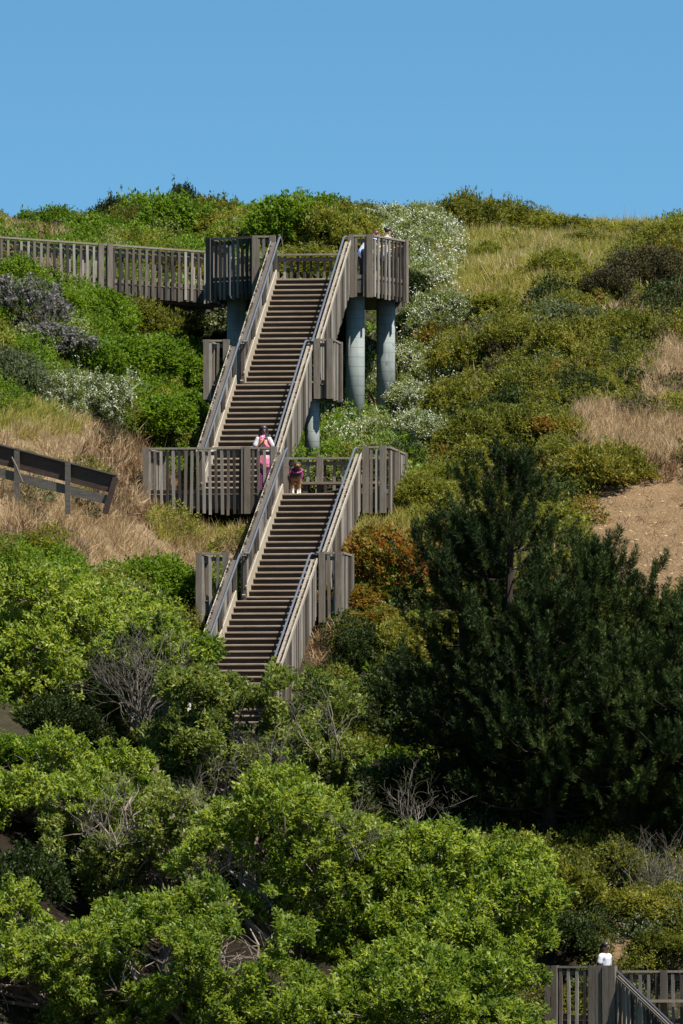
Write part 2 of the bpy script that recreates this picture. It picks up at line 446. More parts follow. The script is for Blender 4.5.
def level_rail(root, pts, outs, post_at, h=1.07, drop=.42, mat='board', cap=True, fascia=True, sp=.142, closed_ends=(True, True)):
    """railing along floor points pts, with outward vectors outs per section"""
    rail = MB(); mid = MB(); mid2 = MB(); bal = MB(); fas = MB()
    for i in range(len(pts) - 1):
        a, b, o = Vector(pts[i]), Vector(pts[i + 1]), Vector(outs[i])
        balusters(bal, a, b, -drop, h - .05, o, sp=sp, w=.066, offs=.075)
        rail.beam(a + UP * (h + .0) + o * .02, b + UP * (h + .0) + o * .02, .17, .045)
        mid.beam(a + UP * (h - .12) + o * .03, b + UP * (h - .12) + o * .03, .04, .09)
        mid2.beam(a + UP * .06 + o * .03, b + UP * .06 + o * .03, .04, .09)
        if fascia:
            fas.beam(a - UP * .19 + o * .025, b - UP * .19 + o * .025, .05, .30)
    rail.build('cap_rail', M['cap'], root)
    mid.build('cross_rail', M[mat], root); mid2.build('cross_rail', M[mat], root)
    bal.build('baluster_panel', M[mat], root)
    if fascia: fas.build('fascia_board', M['board_dark'], root)
    for p, o in post_at:
        p = Vector(p); o = Vector(o)
        q = MB(); hd = Vector((-o.y, o.x, 0))
        q.obox(p + UP * ((h + .03 - drop) / 2) + o * .065, hd * .07, o * .07, UP * ((h + .03 + drop) / 2))
        q.build('post', M[mat], root)

def flight(root, F, q0, z0, n, sgn_lower=True):
    """n steps upward from q0,z0 along F; returns the top q,z"""
    for k in range(n):
        z = z0 + (k + 1) * RISE; q = q0 + k * RUN
        m = MB()
        prof_ = [(q - .03, z - .040), (q - .03, z - .014), (q - .014, z), (q + RUN - .004, z), (q + RUN - .004, z - .040)]
        m.prism([F(0.0, a, b) for a, b in prof_], F.r * TW)
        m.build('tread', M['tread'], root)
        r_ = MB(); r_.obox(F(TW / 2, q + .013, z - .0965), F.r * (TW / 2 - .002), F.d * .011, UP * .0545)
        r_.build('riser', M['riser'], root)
    return q0 + n * RUN, z0 + n * RISE

def stair_side(root, F, q0, z0, q1, z1, side, with_pipe=True, gh=.90):
    """one guard with stringer along the nosing line (q0,z0)-(q1,z1); side -1 left, +1 right"""
    r0 = -.045 if side < 0 else TW + .045
    out = F.r * side
    a, b = F(r0, q0, z0), F(r0, q1, z1)
    s_ = MB(); s_.beam(a - UP * .13, b - UP * .13, .07, .36); s_.build('stringer', M['board_pale'] if side < 0 else M['board'], root)  # left stringer and skirt paler to imitate sun falling on them
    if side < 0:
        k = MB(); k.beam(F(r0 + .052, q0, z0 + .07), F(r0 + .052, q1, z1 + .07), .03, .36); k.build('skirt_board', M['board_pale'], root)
    t = MB(); t.beam(a + UP * gh, b + UP * gh, .09, .05); t.beam(a + UP * (gh - .10) - out * .025, b + UP * (gh - .10) - out * .025, .04, .10)
    t.beam(a + UP * .16 - out * .0, b + UP * .16, .04, .09)
    t.build('guard_rail', M['board_dark'] if side < 0 else M['cap'], root)  # left rail's darker board imitates the balusters' shadow
    bl = MB(); balusters(bl, a, b, -.36, gh + .075, out, sp=.135, w=.09, offs=.06)
    bl.build('baluster_panel', M['board'], root)
    tp = MB()  # sawn tops, sunlight put into their pale colour: a bevelled nailing strip along the outside
    tp.beam(a + UP * (gh + .005) + out * .088, b + UP * (gh + .005) + out * .088, .022, .10)
    tp.build('edge_strip', M['board_pale'], root)
    L = (b - a).length; n = max(2, int(L / 1.7))
    for k in range(n + 1):
        p = a.lerp(b, k / n)
        q = MB(); q.obox(p + UP * (gh / 2 - .15) - out * .02, F.d * .05, F.r * .04, UP * (gh / 2 + .13)); q.build('post', M['board_dark'], root)
    if with_pipe:
        p = MB(); ri = r0 - side * .10
        A, B = F(ri, q0, z0 + gh + .07), F(ri, q1, z1 + gh + .07)
        d = (B - A).normalized()
        pts = [F(ri + side * .07, q0 - .28, A.z - .02), F(ri, q0 - .27, A.z - .0), F(ri, q0 - .1, A.z + .005), A, B, B + d * .12, F(ri, q1 + .34, B.z + .1), F(ri + side * .07, q1 + .36, B.z + .09)]
        p.tube(pts, .027, 8)
        for k in range(int(L / 1.3) + 1):
            c = A.lerp(B, (k + .3) / (int(L / 1.3) + 1))
            p.tube([c, c - UP * .06, c - UP * .07 + out * .11], .012, 6)
        p.build('handrail', M['pipe'], root, smooth=True)

def rest_landing(root, F, q0, z, depth=1.3, wing=(.72, .55), dropl=.35):
    d = MB()
    nb = 9
    for k in range(nb):
        a = q0 + depth * k / nb - (.035 if k == 0 else 0)
        d.obox(F(TW / 2, (a + q0 + depth * (k + 1) / nb - .008) / 2, z - .024), F.r * (TW / 2), F.d * ((q0 + depth * (k + 1) / nb - .008 - a) / 2), UP * .024)
    d.build('landing_boards', M['tread'], root)
    r_ = MB(); r_.obox(F(TW / 2, q0 + .013, z - .12), F.r * (TW / 2 - .003), F.d * .011, UP * .07); r_.build('riser', M['riser'], root)
    e_ = MB(); e_.obox(F(TW * .62, q0 - .042, z - .028), F.r * .36, F.d * .006, UP * .026); e_.build('edge_plate', M['plate'], root)
    u = MB()
    u.obox(F(TW / 2, q0 + depth / 2 + .05, z - .2), F.r * (TW / 2 + .4), F.d * (depth / 2 - .1), UP * .14)
    u.build('landing_joist', M['beam'], root)
    for side, w in ((-1, wing[0]), (1, wing[1])):
        ra = -.17 if side < 0 else TW + .17
        rb = -w if side < 0 else TW + w
        fl = MB(); fl.obox(F((ra + rb) / 2, q0 + depth / 2, z - .03), F.r * abs(rb - ra) / 2, F.d * depth / 2, UP * .028); fl.build('wing_deck', M['board_dark'], root)
        pts = [F(ra, q0 + .0, z), F(rb, q0 + .0, z), F(rb, q0 + depth, z)]
        level_rail(root, pts, [-F.d, F.r * side], [(F(ra + side * .07, q0, z), -F.d), (F(rb, q0, z), -F.d), (F(rb, q0 + depth, z), F.r * side)], drop=dropl, sp=.16)

def column(root, c, r, ztop, zbot, name='column'):
    m = MB()
    z = zbot
    m.tube([(c[0], c[1], zbot), (c[0], c[1], ztop)], r, 28)
    o = m.build(name, M['concrete'], root)
    for p in o.data.polygons: p.use_smooth = len(p.vertices) == 4

def build_stairs():
    # ---- upper flight
    up = thing('stair_flight', 'upper wooden stair flight climbing from the bench landing to the lookout platform on concrete columns', 'stairs', FU(TW / 2, 0, ZM), 'flights of the hillside staircase')
    q, z = flight(up, FU, 0, ZM, 20)
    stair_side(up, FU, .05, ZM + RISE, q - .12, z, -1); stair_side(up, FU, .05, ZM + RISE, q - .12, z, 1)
    # the last step is level with the landing boards
    rest_landing(up, FU, q, z)
    q2 = q + 1.3
    q3, z3 = flight(up, FU, q2, z, 20)
    stair_side(up, FU, q2 + .02, z + RISE, q3 - .12, z3, -1); stair_side(up, FU, q2 + .02, z + RISE, q3 - .12, z3, 1)
    c = FU(1.80, q + .25, 0); column(up, (c.x, c.y), .18, z - .36, float(terr(c.x, c.y)) - .5)
    c = FU(.1, q + .75, 0); column(up, (c.x, c.y), .18, z - .36, float(terr(c.x, c.y)) - .5)
    # ---- lower flight
    nl = 20
    q1 = -18 * RUN; zl = ZM - 18 * RISE
    q2 = q1 - 1.3; qb = q2 - nl * RUN; zb = zl - nl * RISE
    lo = thing('stair_flight', 'lower wooden stair flight rising out of the green trees to the bench landing', 'stairs', FL(TW / 2, qb, zb), 'flights of the hillside staircase')
    flight(lo, FL, qb, zb, nl)
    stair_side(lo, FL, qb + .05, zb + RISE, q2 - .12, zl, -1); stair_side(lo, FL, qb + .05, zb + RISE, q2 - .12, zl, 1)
    rest_landing(lo, FL, q2, zl, wing=(.85, .62), dropl=.5)
    flight(lo, FL, q1, zl, 18)
    stair_side(lo, FL, q1 + .02, zl + RISE, -.12, ZM, -1); stair_side(lo, FL, q1 + .02, zl + RISE, -.12, ZM, 1)
    # ---- bench landing between the flights
    ld = thing('landing_deck', 'middle wooden landing deck with grey slatted railing where the woman stands', 'deck', FU(1.5, -1.2, ZM))
    m = MB(); fq = -2.42
    n = 20
    for k in range(n):
        a = fq + (0.62 - fq) * k / n; b = fq + (0.62 - fq) * (k + 1) / n - .01
        m.obox(FU(1.85, (a + b) / 2, ZM - .026), FU.r * 2.8, FU.d * (b - a) / 2, UP * .0255)
    m.build('deck_boards', M['tread'], ld)
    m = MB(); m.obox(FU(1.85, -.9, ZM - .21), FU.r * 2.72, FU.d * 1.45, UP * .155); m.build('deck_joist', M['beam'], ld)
    fl_ = MB(); fl_.obox(FU(3.15, fq - .04, ZM - .1), FU.r * .86, FU.d * .016, UP * .06); fl_.build('edge_board', M['riser'], ld)
    rl = 2.05; rr = 4.1
    level_rail(ld, [FU(-.95, .6, ZM), FU(-.95, fq, ZM), FU(rl, fq, ZM)], [-FU.r, -FU.d],
               [(FU(-.95, .6, ZM), -FU.r), (FU(-.95, fq, ZM), -FU.d), (FU(1.36, fq, ZM), -FU.d), (FU(1.43, fq - .02, ZM), -FU.d), (FU(rl, fq, ZM), -FU.d)], drop=.46)
    level_rail(ld, [FU(rr + .02, fq, ZM), FU(4.66, fq, ZM), FU(4.66, .6, ZM)], [-FU.d, FU.r],
               [(FU(rr + .1, fq, ZM), -FU.d), (FU(4.6, fq, ZM), -FU.d), (FU(4.66, -.9, ZM), FU.r), (FU(4.66, .6, ZM), FU.r)], drop=.46)
    level_rail(ld, [FU(TW + .2, .62, ZM), FU(4.6, .62, ZM)], [FU.d], [(FU(TW + .2, .55, ZM), -FU.d), (FU(2.75, .5, ZM), -FU.d), (FU(4.6, .62, ZM), FU.d)], h=.98, drop=.3, sp=.2)
    # ---- bench
    be = thing('bench', 'plain wooden bench on the middle landing in front of the back railing', 'bench', FU(3.2, .25, ZM))
    m = MB()
    for k in range(4): m.obox(FU(3.22, .06 + k * .13, ZM + .37), FU.r * .95, FU.d * .058, UP * .028)
    m.build('seat', M['tread'], be)
    for r_ in (2.45, 3.95):
        g = MB(); g.obox(FU(r_, .25, ZM + .17), FU.r * .06, FU.d * .2, UP * .17); g.build('leg', M['board_dark'], be)
    g = MB(); g.obox(FU(3.62, .32, ZM + .52), FU.r * .13, FU.d * .1, UP * .115); g.obox(FU(3.62, .32, ZM + .655), FU.r * .16, FU.d * .13, UP * .018); g.build('armrest', M['tread'], be)
    # ---- lookout platform
    qp = q3
    qs = 2 * 20 * RUN + 1.3
    pf = thing('viewing_platform', 'wooden lookout platform on round blue grey concrete columns at the head of the stairs', 'platform', FU(.6, qs + 3, ZU))
    outline = [(-.54, qs + .02), (2.32, qs + .02), (2.9, qs + 1.95), (2.12, qs + 6.4), (-1.75, qs + 6.4), (-1.75, qs + .75)]
    m = MB(); m.prism([FU(a, b, ZU - .05) for a, b in outline], UP * .046); m.build('deck_boards', M['tread'], pf)
    inner = [(-.5, qs + .1), (2.26, qs + .1), (2.8, qs + 1.97), (2.02, qs + 6.3), (-1.68, qs + 6.3), (-1.68, qs + .8)]
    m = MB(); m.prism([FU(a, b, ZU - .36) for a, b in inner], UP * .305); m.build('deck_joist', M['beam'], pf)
    def outv(p, q_):
        v = FU(*q_, 0) - FU(*p, 0); return Vector((v.y, -v.x, 0)).normalized()
    m = MB(); m.obox(FU(TW / 2, qs + .002, ZU - .115), FU.r * (TW / 2), FU.d * .015, UP * .06); m.build('edge_board', M['riser'], pf)
    L1, L2, L3 = (-.10, qs + .02), (-.54, qs + .02), (-1.75, qs + .75)
    o1, o2 = -FU.d, outv(L3, L2)
    level_rail(pf, [FU(*L3, ZU), FU(*L2, ZU)], [o2], [(FU(*L3, ZU), o2)], drop=.46, mat='board_dark')  # dark boards paint in the shade of the face turned from the sun
    level_rail(pf, [FU(*L2, ZU), FU(*L1, ZU)], [o1], [(FU(*L2, ZU), o1), (FU(*L1, ZU), o1)], drop=.46)
    R1, R2, R3, R4 = (TW + .14, qs + .02), (2.32, qs + .02), (2.9, qs + 1.95), (2.12, qs + 6.4)
    o3, o4, o5 = -FU.d, outv(R2, R3), outv(R3, R4)
    level_rail(pf, [FU(*R1, ZU), FU(*R2, ZU), FU(*R3, ZU), FU(*R4, ZU)], [o3, o4, o5],
               [(FU(*R1, ZU), o3), (FU(*R2, ZU), o3), (FU(*R3, ZU), o4), (FU(2.515, qs + 4.175, ZU), o5), (FU(*R4, ZU), o5)], drop=.46, sp=.215)
    level_rail(pf, [FU(-1.75, qs + 6.4, ZU), FU(2.12, qs + 6.4, ZU)], [FU.d], [(FU(-1.75, qs + 6.4, ZU), FU.d), (FU(.8, qs + 6.4, ZU), FU.d)], drop=.3, sp=.17)
    level_rail(pf, [FU(-1.75, qs + .75, ZU), FU(-1.75, qs + 3.7, ZU)], [-FU.r], [(FU(-1.75, qs + 3.7, ZU), -FU.r)], drop=.4)
    for (r_, q_) in ((1.86, qs + .75), (2.36, qs + 2.9), (-1.2, qs + 1.35), (.2, qs + 4.9)):
        c = FU(r_, q_, 0); column(pf, (c.x, c.y), .235, ZU - .36, float(terr(c.x, c.y)) - .6)
    # ---- downpipe-like pale conduit on the left of the platform
    c = FU(-1.12, qs + .30, 0) + o2 * .16
    g = MB(); g.tube([Vector((c.x, c.y, ZU + .86)), Vector((c.x, c.y, ZU - .36)), Vector((c.x + .03, c.y + .02, ZU - .44))], .025, 8)
    g.build('conduit', M['pipe'], pf)
    # ---- footbridge
    R_ = FU(-1.80, qs + 4.05, ZU); Rb = FU(-1.80, qs + 5.9, ZU)
    D = Vector((-8.6 - R_.x, 264.6 - R_.y, .29)); u = D.normalized()
    Lf = R_ + u * 9.2; W_ = Vector((-u.y, u.x, 0)).normalized() * -1
    if W_.y < 0: W_ = -W_
    br = thing('footbridge', 'grey slatted wooden footbridge leading left from the lookout platform into the hill', 'footbridge', R_.lerp(Lf, .5))
    m = MB(); n = 62
    for k in range(n):
        a = R_.lerp(Lf, k / n); b = R_.lerp(Lf, (k + .93) / n)
        m.beam((a + b) / 2 + W_ * .02 - UP * .03, (a + b) / 2 + W_ * 1.75 - UP * .03, (b - a).length, .045)
    m.build('deck_boards', M['board'], br)
    m = MB()
    for w in (.12, .9, 1.65): m.beam(R_ + W_ * w - UP * .24, Lf + W_ * w - UP * .24, .12, .36)
    m.build('beam', M['beam'], br)
    posts = [(R_.lerp(Lf, t), -W_) for t in (.01, .335, .36, .68, .99)]
    level_rail(br, [R_, Lf], [-W_], posts, drop=.33, sp=.17, h=.95)
    level_rail(br, [Rb.lerp(R_, .05), Lf + W_ * 1.77], [W_], [(R_.lerp(Lf, t) + W_ * 1.77, W_) for t in (.35, .68)], drop=.35, sp=.17, h=.95)
build_stairs()

# ------------------------------------------------------------------ lower deck, bottom right
def build_lower_deck():
    zf = P(600, 967, 213).z - 1.07
    A = P(556, 967, 213.1); B = P(614, 967, 212.6)
    A.z = B.z = zf
    u = (B - A).normalized(); n_ = Vector((u.y, -u.x, 0))
    if n_.y > 0: n_ = -n_
    dk = thing('wooden_deck', 'small wooden deck at the bottom right where a person in a white shirt stands', 'deck', A.lerp(B, .5))
    m = MB(); A2 = A - u * .12
    m.prism([A2, B, B - n_ * 2.6, A2 - n_ * 2.6], UP * -.05); m.build('deck_boards', M['tread'], dk)
    m = MB(); m.prism([A2 - UP * .055 - n_ * .05, B - UP * .055 - n_ * .05, B - n_ * 2.5 - UP * .055, A2 - n_ * 2.5 - UP * .055], UP * -.4); m.build('deck_joist', M['beam'], dk)
    pA = P(594, 967, 212.8); pA.z = zf
    level_rail(dk, [A2, B], [n_], [(A2, n_), (A, n_), (pA, n_), (pA + u * .15, n_), (B, n_), (B - u * .13, n_)], drop=.5, sp=.17)
    # stairs going down to the right, towards the beach
    sd = Vector((.52, -.85, 0)).normalized(); sr = Vector((-sd.y, sd.x, 0))
    st = thing('stair_flight', 'short wooden stairs with black handrail descending to the right from the lower deck', 'stairs', B + sd * 1.5 - UP * 1, 'flights of the hillside staircase')
    o0 = B + u * .06
    for k in range(12):
        c = o0 + sd * (.305 * k + .15) + sr * .85 - UP * (.16 * (k + 1))
        m = MB(); m.obox(c, sd * .15, sr * .84, UP * .024); m.build('tread', M['tread'], st)
    e = o0 + sd * 3.7 - UP * 1.94
    for k, off in enumerate((0, 1.72)):
        a, b = o0 + sr * off, e + sr * off
        out = -sr if off == 0 else sr
        m = MB(); m.beam(a - UP * .15, b - UP * .15, .06, .34); m.build('stringer', M['board'], st)
        m = MB(); m.beam(a + UP * .88, b + UP * .88, .10, .05); m.beam(a + UP * .12, b + UP * .12, .04, .08); m.build('guard_rail', M['cap'], st)
        m = MB(); balusters(m, a, b, -.34, .86, out, sp=.17, offs=.05); m.build('baluster_panel', M['board'], st)
        m = MB(); m.tube([a + UP * 1.0 - sd * .1, a + UP * .98, b + UP * .98, b + UP * .9 + sd * .1], .03, 8); m.build('handrail', M['handrail_dark'], st, smooth=True)
    # the next railing behind, with a bench board
    C, E = P(620, 971, 216.5), P(720, 972.5, 216.0)
    C.z = E.z = P(650, 971.5, 216.3).z - 1.07
    u2 = (E - C).normalized(); n2 = Vector((u2.y, -u2.x, 0))
    rr = thing('slatted_railing', 'brown slatted railing with a bench board behind the lower stairs at the right edge', 'railing', C.lerp(E, .5))
    level_rail(rr, [C, E], [n2], [(C, n2), (C.lerp(E, .45), n2), (E, n2)], drop=.5, sp=.17, mat='board_dark')
    m = MB(); m.beam(C + n2 * .3 + UP * .47, E + n2 * .3 + UP * .47, .34, .06); m.build('bench_board', M['cap'], rr)
    m = MB(); m.prism([C + n2 * 1.2 - UP * .1, E + n2 * 1.2 - UP * .1, E - n2 * .2 - UP * .1, C - n2 * .2 - UP * .1], UP * -.06); m.build('deck_boards', M['tread'], rr)
    return zf
M['handrail_dark'] = plain('dark_handrail', (.06, .06, .065), .4, .2, .5)
ZLOW = build_lower_deck()

# ------------------------------------------------------------------ retaining wall on the left
def build_wall():
    Y0, Y1 = 240.2, 239.2
    def at(px, py, off=0):
        t = np.clip((px + 30) / 150, 0, 1); return P(px, py, Y0 + (Y1 - Y0) * t + off)
    w = thing('retaining_wall', 'slanting retaining wall of dark timber planks and grey posts in the dry grass', 'retaining wall', at(60, 500))
    back = Vector((0, .09, 0))
    m = MB(); m.prism([at(-30, 438), at(116, 476), at(112, 493), at(-30, 457)], back); m.build('top_plank', M['timber'], w)
    m = MB(); m.prism([at(-30, 460.5), at(111, 496), at(108, 504.5), at(-30, 470)], back); m.build('plank', M['greywood'], w)
    for (a, b) in ((14, 450), (65, 462)):
        m = MB(); m.prism([at(a, b, -.1), at(a + 5.5, b + 1.2, -.1), at(a + 5.5, b + 52, -.1), at(a, b + 52, -.1)], Vector((0, .095, 0))); m.build('post', M['greywood'], w)
    m = MB(); m.prism([at(113, 476.5, -.12), at(118.5, 478, -.12), at(108, 514, -.12), at(102, 513, -.12)], Vector((0, .11, 0))); m.build('end_board', M['timber'], w)
    m = MB(); m.prism([at(-30, 436.0, -.06), at(118, 474.8, -.06), at(118, 476.2, -.06), at(-30, 437.6, -.06)], Vector((0, .2, 0))); m.build('cap_board', M['greywood'], w)
    s = MB(); s.tube([at(11.5, 457, -.25), at(16, 466, -.22), at(22.5, 482, -.2)], [.022, .025, .02], 6)
    tag(s.build('stick', M['twig'], None, tuple(at(22, 482, -.2))), 'pale bare stick leaning on the left timber wall post', 'stick')
build_wall()

# ------------------------------------------------------------------ VEGETATION
def shrub_mesh(kind, seed, nt=2100, n=7, L=.085, W=.04, lob=13):
    global rng
    rng = np.random.default_rng(seed)
    cs, rs = [], []
    for k in range(lob):
        a = rng.random() * 2 * PI; q = .72 * math.sqrt(rng.random())
        r = .26 + .2 * rng.random()
        cs.append((q * cos(a), q * sin(a), .10 + (.85 - .55 * q) * rng.random() * .75)); rs.append(r)
    p, d = lobes_surface(cs, rs, nt)
    A = d * .7 + np.array([0, 0, .55]) + rng.normal(size=d.shape) * .25
    # stray shoots that break the outline
    k = rng.choice(len(p), nt // 9); p2 = p[k] + nrm(A[k]) * (.06 + .13 * rng.random((len(k), 1)))
    p = np.concatenate([p, p2, p[k] * .8]); A = np.concatenate([A, A[k] + [0, 0, .4], A[k]])
    V = tuft_leaves(p, A, n, L, W)
    me = np_mesh(kind + '_shrub', V, 4, len(V) // 4)
    me.materials.append(M[kind])
    return me, p, d

SH = {}
def shrub_kind(kind, leaf, **kw):
    SH[kind] = [shrub_mesh(leaf, 100 + 7 * i + abs(hash_s(kind)) % 50, **kw) for i in range(3)]
def hash_s(s): return sum((i + 1) * ord(c) for i, c in enumerate(s))
shrub_kind('G', 'G'); shrub_kind('O', 'O', L=.072, W=.034, nt=2200); shrub_kind('D', 'D', L=.08, W=.04)
shrub_kind('B', 'B', L=.07, W=.028, nt=2000); shrub_kind('Y', 'Y', L=.085, W=.03, nt=2100); shrub_kind('R', 'R', L=.085, W=.045, nt=1800)
shrub_kind('S', 'S', L=.10, W=.03, nt=1400); shrub_kind('I', 'I', L=.11, W=.035, nt=1300, lob=14); shrub_kind('W', 'F', L=.085, W=.03, nt=2000)
shrub_kind('P', 'S', L=.09, W=.03, nt=900)

BL = {}
def blossom_mesh(kind, i, colour, frac, size):
    global rng
    me, p, d = SH[kind][i]
    rng = np.random.default_rng(500 + i)
    k = rng.choice(len(p), int(len(p) * frac))
    # flower heads gather in loose drifts
    C = p[k] + nrm(p[k] - [0, 0, .1]) * .05 + rng.normal(size=(len(k), 3)) * .02
    w = fbm(C[:, 0] * 2.6 + 7, C[:, 2] * 2.6 + C[:, 1], 31 + i); C = C[w > .37]
    V = tuft_leaves(C, np.tile([[0, -.3, 1.0]], (len(C), 1)), 5, size, size * .8, spread=.9, jit=.03)
    m = np_mesh('blossom', V, 4, len(V) // 4); m.materials.append(M[colour]); return m
for i in range(3):
    BL['W', i] = blossom_mesh('W', i, 'white', .95, .040)
    BL['P', i] = blossom_mesh('P', i, 'lilac', .95, .075)

SHN = 0
def shrub(kind, px, py, rpx, label, hfac=.85, top=None, Y=None, cat='shrub', group=None, sq=1.0, name=None):
    """shrub whose middle is seen near px,py with half width rpx; crest shrubs give Y and top instead"""
    global SHN
    i = SHN % 3; SHN += 1
    if Y is not None:
        x = P(px, 300, Y).x; base = Vector((x, Y, float(terr(x, Y))))
        r = rpx * Y / FPX
        h = max(.4, (P(px, top, Y).z - base.z)) / 1.12
    else:
        base = hit(px, py + rpx * .35)
        if base is None: return
        r = rpx * base.y / FPX; h = r * hfac
    o = bpy.data.objects.new(name or {'W': 'flowering_shrub', 'P': 'flowering_shrub', 'I': 'ice_plant'}.get(kind, 'shrub'), SH[kind][i][0]); COL.objects.link(o)
    o.location = base - Vector((0, 0, .08)); o.scale = (r * 1.38, r * 1.25 * sq, h * (1.38 if Y is not None else 1.45 + .35 * sin(SHN * 2.1))); o.rotation_euler = (0, 0, (SHN * 2.399) % (2 * PI))
    tag(o, label, cat, group)
    if (kind, i) in BL:
        b = bpy.data.objects.new('blossom', BL[kind, i]); COL.objects.link(b); b.parent = o
    return o

CR = 'shrubs along the skyline'
for a in [
    ('Y', 12, 219, 34, 283, 'low yellow green shrub on the skyline at the left edge of the photo'),
    ('G', 48, 211, 27, 284, 'green shrub second from the left on the skyline above the footbridge'),
    ('Y', 78, 216, 24, 286, 'low yellow green skyline shrub just left of the small round dark bush'),
    ('D', 109, 206, 21, 284, 'small round dark bush standing up on the skyline above the footbridge post'),
    ('O', 28, 224, 30, 279, 'low olive shrub behind the left end of the footbridge railing'),
    ('G', 85, 221, 32, 280, 'low green shrub behind the footbridge post, below the small round bush'),
    ('O', 128, 213, 24, 282, 'olive shrub filling the skyline right of the small round dark bush'),
    ('G', 150, 201, 34, 284, 'broad green shrub on the skyline left of the tall grey topped bush'),
    ('D', 188, 198, 19, 286, 'dark bush poking highest above the skyline over the right half of the footbridge'),
    ('O', 205, 204, 32, 282, 'olive shrub on the skyline just above the left corner of the lookout platform'),
    ('G', 246, 206, 32, 283, 'green skyline shrub behind the left lookout railing'),
    ('O', 283, 204, 32, 284, 'olive green skyline shrub directly above the top of the stairs'),
    ('G', 322, 202, 34, 284, 'big green skyline shrub above the gap between the two lookout railings'),
    ('O', 358, 203, 28, 283, 'olive skyline shrub just left above the heads of the two people'),
    ('W', 394, 208, 30, 282, 'white flowering shrub on the skyline just right of the two people'),
    ('W', 424, 208, 26, 283, 'white flowering shrub on the skyline left of the highest right hand bushes'),
    ('O', 470, 196, 26, 284, 'dark olive shrub at the highest point of the right hand skyline'),
    ('O', 503, 201, 26, 285, 'olive skyline shrub just right of the highest point of the right hand skyline'),
    ('Y', 535, 210, 28, 285, 'yellow green skyline shrub above the patch of yellow grass'),
    ('O', 570, 217, 26, 285, 'olive skyline shrub right of the patch of yellow grass'),
    ('Y', 603, 222, 26, 285, 'yellowish skyline shrub above the dark brown scrub on the right'),
    ('O', 640, 226, 26, 285, 'low olive skyline shrub, second from the right edge'),
    ('Y', 674, 230, 24, 285, 'low yellow green skyline shrub at the right edge of the photo'),
]:
    shrub(a[0], a[1], 0, a[3], a[5], top=a[2], Y=a[4], group=CR)

HB = 'shrubs on the hillside behind the bridge and lookout'
for a in [
    ('O', 135, 232, 34, 'olive shrub behind the middle of the footbridge railing'),
    ('G', 178, 232, 34, 'green shrub behind the right end of the footbridge railing'),
    ('O', 222, 226, 30, 'olive shrub rising behind the dark left corner of the lookout railing'),
    ('G', 285, 232, 38, 'green shrub behind the back railing at the top of the stairs, left half'),
    ('Y', 330, 238, 36, 'lighter green shrub behind the back railing at the top of the stairs, right half'),
    ('O', 305, 262, 34, 'shrub seen through the back railing at the head of the stairs'),
    ('O', 165, 272, 30, 'olive shrub seen through the footbridge balusters'),
    ('W', 190, 318, 32, 'grey green flowering shrub under the right end of the footbridge'),
    ('D', 205, 345, 25, 'dark shrub in the shade under the footbridge beside the left column'),
    ('D', 330, 330, 26, 'dark shrub in the deep shade under the lookout platform'),
]:
    shrub(*a, group=HB)

LS = 'shrubs on the slope left of the stairs'
for a in [
    ('G', 16, 286, 26, 'bright green shrub at the left edge in front of the footbridge'),
    ('G', 58, 300, 24, 'bright green shrub hiding the foot of the footbridge post'),
    ('G', 100, 322, 34, 'bright green shrub below the visible underside of the footbridge'),
    ('P', 28, 312, 34, 'lilac flowering shrub near the left edge below the footbridge'),
    ('P', 55, 342, 30, 'lilac grey shrub with dry stalks below and right of the other lilac one'),
    ('W', 120, 312, 24, 'small white flowered shrub tucked just under the footbridge beam'),
    ('O', 145, 330, 30, 'olive shrub in the hollow under the middle of the footbridge'),
    ('G', 130, 360, 42, 'large bright green shrub in the middle of the slope below the footbridge'),
    ('G', 178, 378, 40, 'large bright green shrub left of the small bay halfway up the upper stairs'),
    ('G', 85, 368, 30, 'bright green shrub right of the lilac flowers'),
    ('G', 150, 418, 40, 'bright green shrub above the left railing of the middle landing'),
    ('G', 193, 425, 34, 'bright green shrub touching the foot of the upper stairs'),
    ('S', 12, 385, 30, 'sage grey shrub at the left edge above the dry grass'),
    ('S', 40, 372, 24, 'small sage grey shrub under the lilac flowers'),
    ('W', 88, 408, 34, 'white flowering shrub above the dry grass on the left slope'),
    ('W', 55, 398, 24, 'small white flowering shrub left of the larger one above the dry grass'),
    ('O', 25, 545, 30, 'olive shrub in the dry grass at the left edge below the timber wall'),
    ('G', 150, 590, 34, 'green shrub between the dry grass and the lower stairs'),
    ('D', 190, 600, 26, 'dark green shrub beside the lower stairs left of the small post bay'),
    ('Y', 240, 522, 24, 'yellow green weed clump under the middle landing railing'),
]:
    shrub(*a, group=LS)

